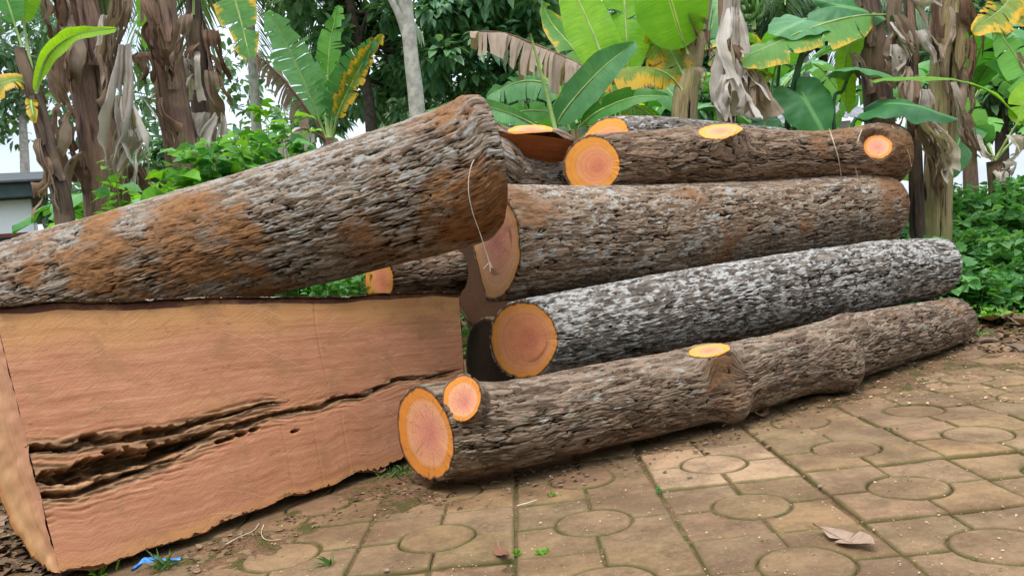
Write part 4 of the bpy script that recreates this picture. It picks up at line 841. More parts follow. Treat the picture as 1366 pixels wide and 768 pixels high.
for k, (x0, y0, L, wd, az, m_) in enumerate([(250, 72, 0.30, 0.085, -1.9, 'dry2'), (248, 100, 0.22, 0.08, -1.6, 'dry2'), (266, 150, 0.30, 0.10, -1.4, 'dry2'), (290, 150, 0.32, 0.085, -1.0, 'dry2'), (282, 40, 0.35, 0.06, -1.0, 'dry3'), (285, 95, 0.38, 0.085, -0.9, 'dry'), (270, 190, 0.30, 0.12, -1.2, 'dry'), (255, 200, 0.28, 0.08, -1.8, 'dry2'), (290, 200, 0.22, 0.09, -1.0, 'dry3'), (262, 60, 0.3, 0.06, -2.0, 'dry3')]):
    hang(t, at(x0, y0, 4.55), az, L, wd, MAT[m_], 180 + k, out=0.03, fold=0.7)
blade(t, [(258, 20, 4.7), (262, -50, 4.6), (296, -50, 4.5), (316, 10, 4.45), (334, 78, 4.4)], 0.125, MAT['ban_e'], seed=12, hint=(0.1, -1, 0.25), fold=0.15, droop=0.0, tears=0.10, start=0.25)
blade(t, [(258, 20, 4.75), (250, -60, 4.9), (220, -30, 5.0), (196, 60, 5.0)], 0.12, MAT['ban_y'], seed=13, hint=(0, -1, 0.3), tears=0.2, start=0.3)
# --- small banana plant left of the dense tree
t = pl('small banana plant with upright torn leaves in front of the dark tree', 440, 6.4)
banana_stem(t, [grd(446, 6.4, 30), (442, 230, 6.4, 24), (438, 185, 6.4, 18)], MAT['stem1'], 5, k=16, n=24, sheaths=1)
for k, (pa, w, m_, te, st) in enumerate([([(437, 190, 6.4), (418, 140, 6.35), (392, 80, 6.3), (358, 14, 6.2)], 0.17, 'ban_p', 0.35, 0.15), ([(439, 188, 6.4), (437, 130, 6.4), (440, 60, 6.4), (452, 6, 6.4)], 0.115, 'ban', 0.3, 0.2),
        ([(441, 188, 6.4), (446, 140, 6.35), (468, 90, 6.25), (500, 52, 6.1)], 0.12, 'ban_p', 0.45, 0.15), ([(443, 190, 6.4), (452, 150, 6.3), (480, 92, 6.2), (510, 45, 6.1)], 0.09, 'ban_o', 0.5, 0.2),
        ([(436, 190, 6.4), (412, 150, 6.3), (380, 108, 6.2), (342, 72, 6.1)], 0.10, 'dry', 0.6, 0.3), ([(437, 192, 6.4), (425, 180, 6.3), (400, 172, 6.2), (372, 195, 6.1)], 0.09, 'dry2', 0.5, 0.3), ([(438, 190, 6.4), (430, 130, 6.6), (418, 100, 6.7), (405, 80, 6.8)], 0.10, 'ban', 0.3, 0.2)]):
    blade(t, pa, w, MAT[m_], seed=200 + k, tears=te, start=st, fold=0.35 if 'dry' not in m_ else -0.6, droop=0.1 if 'dry' not in m_ else 0.9, crumple=0.012, rib=0.012, ribmat='rib' if 'dry' not in m_ else 'rib_dry')

def generic_banana(label, px, d, h, seed, nl=7, L=1.3, W=0.20, mats=('ban', 'ban', 'ban_p', 'ban_y', 'ban_e', 'ban', 'dry'), smat='stem1', wpx=None):
    rg = np.random.default_rng(seed); t = pl(label, px, d); b = base(px, d, -0.02); lean = rg.normal(0, 0.06, 2)
    w = 0.17; C = np.array([b + np.array([lean[0] * q, lean[1] * q, q * h]) for q in np.linspace(0, 1, 6)])
    # stem as tube with lc attribute
    tube('stem', C, w / 2, w / 3, MAT[smat], t, k=14, n=20)
    for k in range(nl):
        az = k * 2.4 + rg.uniform(-0.4, 0.4) + seed; dr = np.array([math.cos(az), math.sin(az), 0]); l = L * rg.uniform(0.75, 1.15); el = rg.uniform(0.35, 0.95); m_ = mats[k % len(mats)]; p = C[-1]
        if m_.startswith('dry'): hang(t, p - [0, 0, 0.05], az, l * 0.6, W * 0.5, MAT[m_], seed * 17 + k, out=0.12); continue
        pts = [p, p + dr * 0.22 * l + [0, 0, 0.38 * l * el], p + dr * 0.58 * l + [0, 0, 0.62 * l * el], p + dr * 0.98 * l + [0, 0, (0.95 * el - 0.45) * l]]
        blade(t, pts, W * rg.uniform(0.8, 1.15), MAT[m_], hint=np.array([0, 0, 1]) - 0.35 * dr, seed=seed * 13 + k, tears=rg.uniform(0.1, 0.4), droop=0.3, fold=0.2, n=26, m=4, rib=0.012, start=0.2)
    return t
generic_banana('banana plant with pale leaves between the two left stems, farther back', 215, 8.0, 1.2, 34, nl=8, L=0.9, mats=('ban_p', 'ban_y', 'ban_p', 'ban'))
generic_banana('yellow-green banana plant behind the dark stem and its grey leaves', 300, 7.4, 1.2, 35, nl=8, L=1.1, mats=('ban_y', 'ban_p', 'ban', 'ban_p'))
generic_banana('short banana plant behind the big log near the pale trunk', 510, 7.0, 0.8, 36, nl=7, L=0.8, W=0.14, mats=('ban_y', 'ban', 'ban_p'))
generic_banana('bright banana plant seen between the two tall left stems', 212, 6.6, 1.0, 22, nl=8, L=0.85, mats=('ban_y', 'ban', 'ban_p', 'ban', 'ban_e'))
generic_banana('low banana plant left of the small upright banana plant', 352, 6.0, 0.75, 23, nl=7, L=0.95, W=0.16, mats=('ban_p', 'ban_p', 'ban', 'ban_e', 'dry2'))
generic_banana('leafy banana plant right of the pale tree trunk', 640, 6.3, 0.95, 24, nl=7, L=0.9, W=0.14, mats=('ban_p', 'ban', 'ban_y', 'ban_p', 'ban'))
generic_banana('banana plant behind the split half log with spreading dark leaves', 800, 6.6, 1.2, 25, nl=9, L=1.2, mats=('ban', 'ban_p', 'ban', 'ban_e', 'ban'))
generic_banana('banana plant behind the top log, left of the hanging grey leaf curtain', 885, 7.2, 1.4, 26, nl=8, L=1.2, mats=('ban', 'ban', 'ban_p', 'ban'))
generic_banana('banana plant behind the green taro leaves', 1040, 7.4, 1.7, 27, nl=8, L=1.3, mats=('ban', 'ban_e', 'ban_p', 'ban_y', 'ban'), smat='stem2')
generic_banana('young banana plant behind the taro near the metal roof', 1132, 6.4, 0.75, 28, nl=6, L=0.9, W=0.15, mats=('ban_p', 'ban_y', 'ban_p'))
generic_banana('banana plant at the right edge with wide pale leaves', 1345, 6.4, 1.0, 29, nl=8, L=1.1, mats=('ban_p', 'ban', 'ban_y', 'dry2', 'ban'))
generic_banana('banana plant at far right behind the ochre stem', 1300, 8.2, 1.6, 30, nl=8, L=1.3, mats=('ban', 'ban_p', 'ban'))

# --- middle: big green leaves above the split log
t = pl('banana plant with tall bright leaves rising behind the split half log', 770, 5.4)
banana_stem(t, [grd(772, 5.4, 34), (770, 230, 5.4, 28), (765, 175, 5.4, 22)], MAT['stem2'], 6, k=16, n=24, sheaths=1)
for k, (pa, w, m_, kw) in enumerate([
    ([(738, 182, 5.3), (752, 150, 5.2), (795, 100, 5.1), (848, 54, 5.0)], 0.125, 'ban_p', dict(fold=0.3, tears=0.03, start=0.12)),
    ([(815, 110, 5.4), (798, 62, 5.4), (776, 10, 5.45), (750, -50, 5.5)], 0.17, 'ban_y', dict(fold=0.12, tears=0.0)),
    ([(838, 100, 5.5), (836, 50, 5.5), (833, 0, 5.55), (828, -70, 5.6)], 0.17, 'ban_y', dict(fold=0.1, tears=0.02)),
    ([(722, 172, 5.2), (680, 152, 5.1), (630, 141, 5.0), (566, 148, 4.9)], 0.07, 'ban_p', dict(fold=0.4, tears=0.02, droop=0.3)),
    ([(772, 170, 5.2), (800, 148, 5.1), (845, 130, 5.0), (894, 128, 4.95)], 0.075, 'ban', dict(fold=0.3, tears=0.03)),
    ([(745, 165, 5.3), (735, 150, 5.4), (690, 150, 5.5), (640, 175, 5.5)], 0.08, 'ban', dict(tears=0.1)),
    ([(770, 165, 5.6), (745, 120, 5.7), (700, 108, 5.8), (650, 128, 5.8)], 0.12, 'ban_p', dict(tears=0.35, droop=0.4)),
    ([(775, 165, 5.6), (800, 130, 5.7), (810, 112, 5.8), (770, 95, 5.9)], 0.12, 'ban', dict(tears=0.2, droop=0.4)),
    ([(775, 165, 5.6), (815, 140, 5.6), (850, 142, 5.6), (880, 165, 5.6)], 0.09, 'ban_e', dict(tears=0.25, droop=0.4)),
    ([(800, 110, 5.8), (760, 60, 5.9), (735, 30, 6.0), (722, 0, 6.0)], 0.14, 'ban_e', dict(tears=0.1)),
    ([(760, 175, 5.4), (742, 120, 5.5), (722, 90, 5.6), (715, 60, 5.7)], 0.03, 'ban_y', dict(tears=0.0))]):
    blade(t, pa, w, MAT[m_], seed=300 + k, rib=0.011, **kw)
tube('rolled_leaf', [at(742, 178, 5.15), at(728, 120, 5.15), at(707, 45, 5.1)], 0.016, 0.008, MAT['rib'], t, k=8)
blade(t, [(800, 102, 5.35), (765, 82, 5.3), (720, 62, 5.25), (672, 44, 5.2), (628, 42, 5.15)], 0.15, MAT['dry'], hint=(0, -0.5, 1), fold=-0.5, droop=0.75, tears=0.45, crumple=0.018, seed=320, rib=0.011, ribmat='rib_dry', gap=0.3, label='brown dead leaf arching to the left')
# --- stem behind the top log
t = pl('banana plant with fibrous stem standing behind the top log', 905, 5.5)
_, C, r = banana_stem(t, [grd(898, 5.5, 46), (912, 165, 5.5, 40), (920, 100, 5.5, 36), (932, 30, 5.5, 32), (946, -40, 5.5, 26), (950, -80, 5.5, 18)], MAT['stem2'], 7, sheaths=6)
blade(t, [(918, 72, 5.4), (906, 40, 5.35), (892, -5, 5.3), (868, -60, 5.3)], 0.24, MAT['ban_y'], seed=330, fold=0.1, tears=0.0, start=0.1, label='broad green leaf')
blade(t, [(910, 120, 5.4), (888, 98, 5.35), (850, 90, 5.3), (782, 100, 5.2)], 0.13, MAT['ban_o'], hint=(0, -0.6, 1), fold=-0.3, droop=0.6, tears=0.2, seed=331, start=0.15, label='leaf turning yellow')
blade(t, [(912, 100, 5.45), (890, 62, 5.5), (880, 55, 5.5), (865, 75, 5.5)], 0.15, MAT['ban_o'], seed=332, droop=0.4, tears=0.1)
blade(t, [(940, 60, 5.6), (955, 20, 5.7), (962, -20, 5.8), (970, -60, 5.8)], 0.15, MAT['ban_p'], seed=333, tears=0.05)
for k, (x0, y0, L, wd, m_) in enumerate([(925, 10, 0.25, 0.05, 'dry3'), (935, 40, 0.2, 0.04, 'dry3'), (928, 90, 0.2, 0.03, 'dry')]): hang(t, at(x0, y0, 5.35), -1.6, L, wd, MAT[m_], 340 + k, out=0.02)
# --- grey curtain of dead leaves with a bunch of fruit
t = pl('banana plant draped with long pale grey dead leaves', 975, 5.1)
_, C, r = banana_stem(t, [grd(978, 5.1, 30), (974, 200, 5.1, 26), (970, 100, 5.1, 22), (966, 0, 5.1, 20), (964, -60, 5.1, 16)], MAT['stem1'], 8, k=18, sheaths=2)
for k, (x0, y0, L, wd, az, m_) in enumerate([(972, -30, 0.95, 0.085, -1.6, 'dry2'), (982, 10, 0.62, 0.11, -1.2, 'dry2'), (975, 70, 0.52, 0.13, -1.8, 'dry2'), (990, 85, 0.42, 0.14, -1.0, 'dry2'), (1000, 95, 0.36, 0.10, -0.8, 'dry'), (964, 100, 0.35, 0.10, -2.2, 'dry2'), (985, 60, 0.35, 0.07, -1.2, 'dry3')]):
    hang(t, at(x0, y0, 4.95), az, L, wd, MAT[m_], 360 + k, out=0.02, fold=0.8, crumple=0.02)
t = thing('banana_bunch', 'small bunch of green bananas hanging behind the grey dead leaves', 'fruit', at(1002, 25, 5.9))
tube('stalk', [at(1000, -40, 5.9), at(1003, 0, 5.9), at(1006, 40, 5.9)], 0.02, 0.015, MAT['rib'], t)
for k in range(26):
    a = k * 2.4; z = k // 7; c = at(1003, -8 + z * 11, 5.9); d = np.array([math.cos(a), math.sin(a), 0])
    tube('banana', [c + d * 0.02, c + d * 0.07 + [0, 0, 0.01], c + d * 0.095 + [0, 0, 0.07], c + d * 0.09 + [0, 0, 0.11]], 0.017, 0.008, MAT['fruit'], t, k=6, n=8)

# --- taro: heart-shaped leaves on long stalks
def heart(parent, c, normal, tipdir, size, mat, seed=0, cup=0.12, label=None):
    n = nrm(normal); td = np.asarray(tipdir, float); td = nrm(td - n * (td @ n)); sd = np.cross(n, td); k, m = 56, 10
    th = np.linspace(0, 2 * math.pi, k, endpoint=False)                 # 0 at the tip, pi at the notch
    q = np.abs((th + math.pi) % (2 * math.pi) - math.pi) / math.pi
    rr = np.interp(q, [0, 0.05, 0.2, 0.4, 0.6, 0.75, 0.88, 0.95, 1.0], [1.0, 0.90, 0.72, 0.64, 0.66, 0.72, 0.66, 0.42, 0.10]) * size
    f = np.linspace(0, 1, m)[:, None]
    x = f * rr[None] * np.cos(th)[None]; y = f * rr[None] * np.sin(th)[None]
    z = -cup * size * (f ** 2) * (0.5 + 0.9 * np.cos(th)[None] ** 2) + 0.035 * size * fbm(np.stack([x / size * 3, y / size * 3, 0 * x + seed], -1), 3) * f + 0.03 * size * np.cos(th * 9)[None] * f ** 2
    V = np.asarray(c) + x[..., None] * td + y[..., None] * sd + z[..., None] * n
    o = mesh_obj('leaf', V.reshape(-1, 3), grid_faces(m, k, True), mat, parent, attrs={'tint': np.full(m * k, (seed * 0.37) % 1)}, vecs={'luv': np.stack([x / size, y / size, 0 * x], -1).reshape(-1, 3)})
    if label: o['label'] = label
    return o
t = pl('taro plant with a large heart-shaped leaf facing the camera', 1058, 5.2, 'taro plant', 'taro_plant')
b = base(1052, 5.2)
c1 = at(1074, 133, 5.0); tube('stalk', [b, at(1050, 180, 5.15), at(1062, 100, 5.1), at(1072, 65, 5.05)], 0.022, 0.014, MAT['stalk_dark'], t)
heart(t, c1, nrm(np.array([0.05, -0.95, 0.35])), np.array([0.32, -0.2, -0.9]), 0.27, MAT['taro'], 1)
tube('stalk', [b + [0.03, 0, 0], at(1030, 200, 5.2), at(1036, 130, 5.25), at(1040, 80, 5.2)], 0.016, 0.01, MAT['stalk_dark'], t)
heart(t, at(1072, 28, 5.1), nrm(np.array([0.1, -0.5, 0.85])), np.array([-0.7, -0.5, -0.2]), 0.30, MAT['taro'], 2); heart(t, at(1120, 8, 5.3), nrm(np.array([0.0, -0.8, 0.6])), np.array([0.8, -0.3, -0.2]), 0.30, MAT['taro'], 3)
tube('stalk', [b + [0.05, 0.05, 0], at(1062, 120, 5.3), at(1088, 60, 5.3), at(1115, 12, 5.3)], 0.018, 0.01, MAT['stalk_dark'], t)
heart(t, at(1020, 165, 5.0), nrm(np.array([-0.2, -0.7, 0.7])), np.array([-0.3, -0.4, -0.8]), 0.13, MAT['taro'], 4); heart(t, at(1088, 172, 5.05), nrm(np.array([0.2, -0.7, 0.7])), np.array([0.3, -0.4, -0.8]), 0.13, MAT['taro'], 5)
t = pl('taro plant beside the dark right stem with a wide drooping leaf', 1150, 5.05, 'taro plant', 'taro_plant')
b = base(1145, 5.05)
tube('stalk', [b, at(1135, 185, 5.0), at(1160, 160, 4.95), at(1196, 143, 4.9)], 0.016, 0.01, MAT['stalk_dark'], t)
heart(t, at(1198, 138, 4.85), nrm(np.array([0.05, -0.42, 0.9])), np.array([0.9, -0.45, -0.2]), 0.33, MAT['taro'], 6, cup=0.18); 
tube('stalk', [b + [-0.03, 0, 0], at(1112, 160, 5.05), at(1125, 120, 5.05), at(1136, 93, 5.05)], 0.014, 0.009, MAT['stalk_dark'], t)
heart(t, at(1140, 90, 5.0), nrm(np.array([0.15, -0.18, 0.97])), np.array([0.95, -0.5, -0.1]), 0.26, MAT['taro'], 7, cup=0.2)
# long leaf with yellow patches across the gap
t = pl('banana plant with black-streaked stem holding a long yellow-patched leaf', 1172, 5.35)
_, C, r = banana_stem(t, [grd(1182, 5.35, 50), (1174, 180, 5.35, 44), (1168, 100, 5.35, 40), (1160, 30, 5.35, 36), (1150, -40, 5.35, 30), (1146, -90, 5.35, 22)], MAT['stem3'], 9, sheaths=6)
blade(t, [(1182, 20, 5.2), (1140, 22, 5.1), (1080, 38, 5.0), (1030, 60, 4.95), (990, 78, 4.9)], 0.16, MAT['ban_e'], hint=(0, -0.75, 0.75), fold=-0.15, droop=0.25, tears=0.10, seed=401, start=0.08, label='long leaf with yellow and brown patches')
blade(t, [(1150, 10, 5.3), (1130, 70, 5.2), (1128, 110, 5.2), (1130, 150, 5.2)], 0.09, MAT['ban_y'], seed=402, tears=0.05)
for k, (x0, y0, L, wd, m_) in enumerate([(1140, 70, 0.25, 0.06, 'dry'), (1182, 80, 0.25, 0.06, 'dry'), (1178, 130, 0.2, 0.05, 'dry3'), (1190, -10, 0.5, 0.06, 'dry'), (1196, 30, 0.4, 0.06, 'dry2'), (1200, 80, 0.35, 0.05, 'dry')]): hang(t, at(x0, y0, 5.15), -1.4, L, wd, MAT[m_], 410 + k, out=0.03)
t = pl('thin black dead banana plant wrapped in curled dry leaves', 1222, 5.3)
_, C, r = banana_stem(t, [grd(1228, 5.3, 24), (1222, 240, 5.3, 22), (1218, 130, 5.3, 20), (1214, 30, 5.3, 18), (1210, -60, 5.3, 14)], MAT['stem3'], 10, k=16, sheaths=2)
for k, (x0, y0, L, wd, m_) in enumerate([(1214, -20, 0.35, 0.07, 'dry2'), (1232, 40, 0.28, 0.085, 'dry2'), (1202, 20, 0.42, 0.055, 'dry'), (1206, 90, 0.3, 0.05, 'dry'), (1230, 120, 0.40, 0.075, 'dry2'), (1244, 165, 0.36, 0.09, 'dry2'), (1230, 150, 0.36, 0.06, 'dry'), (1218, 100, 0.5, 0.05, 'dry3'), (1196, 60, 0.25, 0.05, 'dry2'), (1240, 130, 0.45, 0.05, 'dry')]): hang(t, at(x0, y0, 5.1), -1.5, L, wd, MAT[m_], 430 + k, out=0.02, fold=0.8)
t = pl('tall ochre banana plant at right with a brown peeling side', 1258, 5.45)
_, C, r = banana_stem(t, [grd(1248, 5.45, 44), (1252, 240, 5.45, 42), (1260, 120, 5.45, 46), (1268, 0, 5.45, 48), (1274, -80, 5.45, 44), (1278, -150, 5.45, 30)], MAT['stem2'], 11, sheaths=5)
for k, (x0, y0, L, wd, m_) in enumerate([(1256, 60, 0.5, 0.035, 'dry'), (1272, 110, 0.45, 0.05, 'dry2'), (1246, 150, 0.5, 0.05, 'dry'), (1262, 175, 0.42, 0.06, 'dry2'), (1240, 200, 0.35, 0.05, 'dry3'), (1268, 10, 0.4, 0.03, 'dry'), (1290, -10, 0.55, 0.06, 'dry3'), (1292, 50, 0.5, 0.07, 'dry3'), (1288, 90, 0.42, 0.06, 'dry'), (1290, 150, 0.35, 0.06, 'dry'), (1300, 180, 0.2, 0.06, 'dry2'), (1238, -10, 0.6, 0.04, 'dry3'), (1284, 170, 0.35, 0.07, 'dry')]): hang(t, at(x0, y0, 5.3), -1.3, L, wd, MAT[m_], 450 + k, out=0.02, fold=0.6)
blade(t, [(1280, -120, 5.4), (1330, -40, 5.2), (1345, 0, 5.1), (1300, 40, 5.0)], 0.14, MAT['ban_o'], seed=470, hint=(0, -1, 0.3), tears=0.2, start=0.3)
blade(t, [(1280, -130, 5.4), (1360, -60, 5.2), (1400, -10, 5.1), (1360, 30, 5.0)], 0.14, MAT['ban_o'], seed=471, hint=(0, -1, 0.3), tears=0.2, start=0.3)
t = pl('banana plant just outside the right edge with a long bright leaf', 1420, 4.9)
banana_stem(t, [grd(1425, 4.9, 40), (1415, 200, 4.9, 34), (1405, 120, 4.9, 24)], MAT['stem2'], 12, k=18, n=24, sheaths=1)
blade(t, [(1402, 190, 4.8), (1366, 165, 4.75), (1320, 122, 4.7), (1250, 104, 4.65), (1162, 108, 4.6)], 0.065, MAT['ban_y'], seed=480, hint=(0, -0.4, 1), fold=0.35, droop=0.3, tears=0.03, start=0.1, label='long narrow bright green leaf')
blade(t, [(1400, 140, 4.9), (1380, 110, 4.95), (1352, 70, 5.0), (1326, 36, 5.0)], 0.15, MAT['ban'], seed=481, hint=(0.1, -1, 0.3), fold=0.1, tears=0.08)
blade(t, [(1402, 160, 4.8), (1385, 130, 4.75), (1370, 130, 4.7), (1356, 165, 4.7)], 0.10, MAT['ban_y'], seed=482)
for k, (x0, y0, L, wd, m_) in enumerate([(1350, 180, 0.22, 0.06, 'dry2'), (1340, 215, 0.15, 0.05, 'dry2'), (1362, 70, 0.5, 0.03, 'dry'), (1366, 180, 0.4, 0.05, 'dry3')]): hang(t, at(x0, y0, 5.0), -1.5, L, wd, MAT[m_], 490 + k, out=0.02, fold=0.6)

# ------------------------------------------------------------------ small leaves: weeds, undergrowth, tree crowns
def leaf_cloud(P, D, Nn, L, W, rg, bend=0.25):
    """many small leaves at once: base points, directions, normals, lengths, half widths"""
    n = len(P); D = nrm_rows(D); S_ = nrm_rows(np.cross(D, Nn)); N_ = np.cross(S_, D)
    prof = [(0.0, 0.0, 0), (0.3, 1.0, 0.6), (0.65, 0.8, 0.9), (1.0, 0.0, 1.0)]
    V = []; UV = []
    for t_, w_, _ in prof:
        c = P + D * (L * t_)[:, None] - np.array([0, 0, 1.0]) * (bend * L * t_ ** 2)[:, None]
        if w_ == 0: V.append(c); UV.append(np.tile([t_, 0, 0], (n, 1)))
        else:
            for sd in (-1, 0, 1): V.append(c + S_ * (W * w_ * sd)[:, None] + N_ * (abs(sd) * W * w_ * 0.35)[:, None]); UV.append(np.tile([t_, sd * w_, 0], (n, 1)))
    V = np.stack(V, 1); UV = np.stack(UV, 1); q = np.arange(n)[:, None] * 8       # 0 | 1 2 3 | 4 5 6 | 7
    F4 = np.concatenate([q + [1, 2, 5, 4], q + [2, 3, 6, 5], q + [0, 2, 1, 1], q + [0, 3, 2, 2], q + [4, 5, 7, 7], q + [5, 6, 7, 7]])
    tint = np.repeat(rg.random(n), 8)
    faces = [list(map(int, f)) if f[2] != f[3] else list(map(int, f[:3])) for f in F4]
    return V.reshape(-1, 3), faces, UV.reshape(-1, 3), tint
def cloud_obj(name, P, D, Nn, L, W, mat, parent, rg, bend=0.25):
    V, F, UV, ti = leaf_cloud(np.asarray(P), np.asarray(D), np.asarray(Nn), np.asarray(L), np.asarray(W), rg, bend)
    return mesh_obj(name, V, F, mat, parent, smooth=False, attrs={'tint': ti}, vecs={'luv': UV})
def rvec(rg, n): v = rg.normal(size=(n, 3)); return nrm_rows(v)
def weeds(name, pts, hts, mat, seed, per=26, lsize=(0.035, 0.075), aspect=0.36, parent=None, stems=True, spread=0.10):
    """leafy herb stems at ground points"""
    rg = np.random.default_rng(seed); P, D, NN, L, W = [], [], [], [], []; SV, SF = [], []
    for b, h in zip(pts, hts):
        lean = rg.normal(0, spread, 2) * min(1.0, h / 0.4) * 0.7; top = b + np.array([lean[0], lean[1], h]); k = max(4, int(per * h / 0.35))
        f = rg.random(k) ** 0.7; az = np.arange(k) * 2.4 + rg.random() * 6; c = b + (top - b) * f[:, None]
        d = np.stack([np.cos(az), np.sin(az), rg.uniform(-0.25, 0.55, k)], 1); ro = rg.uniform(0.01, 0.07, k) * (1.1 - 0.6 * f)
        P.append(c + d * ro[:, None]); D.append(d); NN.append(np.tile([0, 0, 1.0], (k, 1)) + rg.normal(0, 0.45, (k, 3)))
        l = rg.uniform(*lsize, k) * (1.1 - 0.4 * f); L.append(l); W.append(l * aspect * rg.uniform(0.8, 1.2, k))
        if stems:
            o = len(SV) and sum(len(x) for x in SV); v, fc = tube_arrays(catmull([b, (b + top) / 2 + rg.normal(0, 0.01, 3), top], 5), np.linspace(0.004, 0.0015, 5), 4); SV.append(v); SF += [[i + o for i in q] for q in fc]
    a = cloud_obj(name, np.vstack(P), np.vstack(D), np.vstack(NN), np.concatenate(L), np.concatenate(W), mat, parent, rg)
    if stems: mesh_obj('stems', np.vstack(SV), SF, MAT['rib'], parent if parent is not None else a)
    return a
rg = np.random.default_rng(90)
def scatter(n, px0, px1, d0, d1, rg, keep=None):
    out = []
    while len(out) < n:
        px = rg.uniform(px0, px1); d = math.sqrt(rg.uniform(d0 ** 2, d1 ** 2)); b = base(px, d)
        if keep is None or keep(px, d): out.append(np.array([b[0], b[1], float(ground_z(np.array(b[0]), np.array(b[1])))]))
    return out
# green weeds at right
def keepR(px, d): return d > 5.0 - 0.0016 * (px - 1200) or px > 1330
pts = scatter(240, 1190, 1440, 4.75, 6.6, rg, keepR); h = [rg.uniform(0.10, 0.30) + 0.52 * min(1, max(0, (p[1] - 4.9) / 1.0)) for p in pts]
o = weeds('weeds', pts, h, MAT['weed'], 501, per=30, lsize=(0.05, 0.12), aspect=0.42)
tag(o, 'dense green weeds covering the ground at right behind the log ends', 'weeds', kind='stuff')
MAT['weed_l'] = leaf_mat('weed_leaf_light', (0.10, 0.29, 0.075), (0.28, 0.55, 0.20), trans=0.45, rough=0.45, vein=6)
pts2 = scatter(150, 1195, 1440, 4.8, 5.9, rg, keepR); o = weeds('light_weeds', pts2, [rg.uniform(0.14, 0.42) + 0.25 * min(1, max(0, p[1] - 4.9)) for p in pts2], MAT['weed_l'], 505, per=26, lsize=(0.07, 0.15), aspect=0.40); tag(o, 'taller light green weeds with broad leaves among the right weeds', 'weeds', kind='stuff')
pts = scatter(60, 1225, 1420, 4.6, 5.2, rg); o = weeds('ground_cover', pts, rg.uniform(0.03, 0.10, 60), MAT['weed_y'], 502, per=60, lsize=(0.03, 0.06)); tag(o, 'low light green ground cover along the edge of the right weeds', 'weeds', kind='stuff')
# undergrowth further back on both sides
pts = scatter(420, -80, 1440, 5.6, 9.0, rg); o = weeds('undergrowth', pts, rg.uniform(0.2, 0.75, 420), MAT['weed'], 503, per=22, lsize=(0.07, 0.16), aspect=0.4, spread=0.2); tag(o, 'dark green undergrowth between the banana stems', 'undergrowth', kind='stuff')
# single leafy weeds standing up behind the big log
WTOP = {200: 208, 232: 238, 290: 196, 330: 160, 352: 175, 392: 172, 425: 182, 460: 160, 478: 168, 265: 222, 310: 186, 370: 140}
for k, (px, d, h, m_, lab, ls) in enumerate([(200, 4.0, 0.98, 'weed_y', 'narrow-leaved bright weed beside the tall left banana stem', (0.07, 0.13)), (232, 4.05, 0.90, 'weed', 'bluish weed at the foot of the second banana stem', (0.06, 0.11)),
        (290, 4.0, 1.02, 'weed_y', 'broad-leaved yellow-green weed in front of the grey dead leaves', (0.12, 0.20)), (330, 4.05, 1.05, 'weed', 'branching green weed behind the middle of the big log', (0.08, 0.15)), (352, 4.2, 1.0, 'weed_y', 'light green weed right of the branching weed', (0.09, 0.15)),
        (392, 4.2, 1.04, 'weed', 'large-leaved green weed under the small upright banana plant', (0.10, 0.17)), (425, 4.3, 1.02, 'weed', 'weed below the upright banana leaves', (0.08, 0.14)), (460, 4.4, 1.06, 'weed_y', 'bright weed left of the pale tree trunk', (0.10, 0.18)), (478, 4.3, 1.05, 'weed', 'dark weed touching the top of the big log', (0.07, 0.12)), (265, 4.1, 0.9, 'weed', 'weed between the second and third stems', (0.07, 0.12)), (310, 4.3, 1.1, 'weed', 'weed in front of the dark stem', (0.09, 0.15)), (370, 4.4, 1.15, 'weed_y', 'weed with pale tips behind the big log', (0.08, 0.14))]):
    t = thing('weed', lab, 'weed', base(px, d)); b0 = base(px, d); h = at(px, WTOP[px], d)[2]; rgk = np.random.default_rng(600 + k)
    weeds('foliage', [b0 + np.array([rgk.normal(0, 0.05), rgk.normal(0, 0.05), 0]) for _ in range(5)], [h * rgk.uniform(0.82, 1.03) for _ in range(5)], MAT[m_], 620 + k, per=14, lsize=ls, aspect=0.2 if k == 0 else 0.36, parent=t)
# weeds in the gap between slab and big log
pts = [at(px, 396, 3.50) * np.array([1, 1, 0]) for px in np.linspace(415, 500, 24)]; pts = [p + np.array([rg.normal(0, 0.03), abs(rg.normal(0, 0.06)), 0]) for p in pts]
o = weeds('gap_weeds', pts, [0.66 + rg.uniform(-0.06, 0.05) for _ in pts], MAT['weed'], 640, per=30, lsize=(0.03, 0.06), aspect=0.4, spread=0.03); tag(o, 'dark green weeds in the gap between the sawn half log and the big log', 'weeds', kind='stuff')

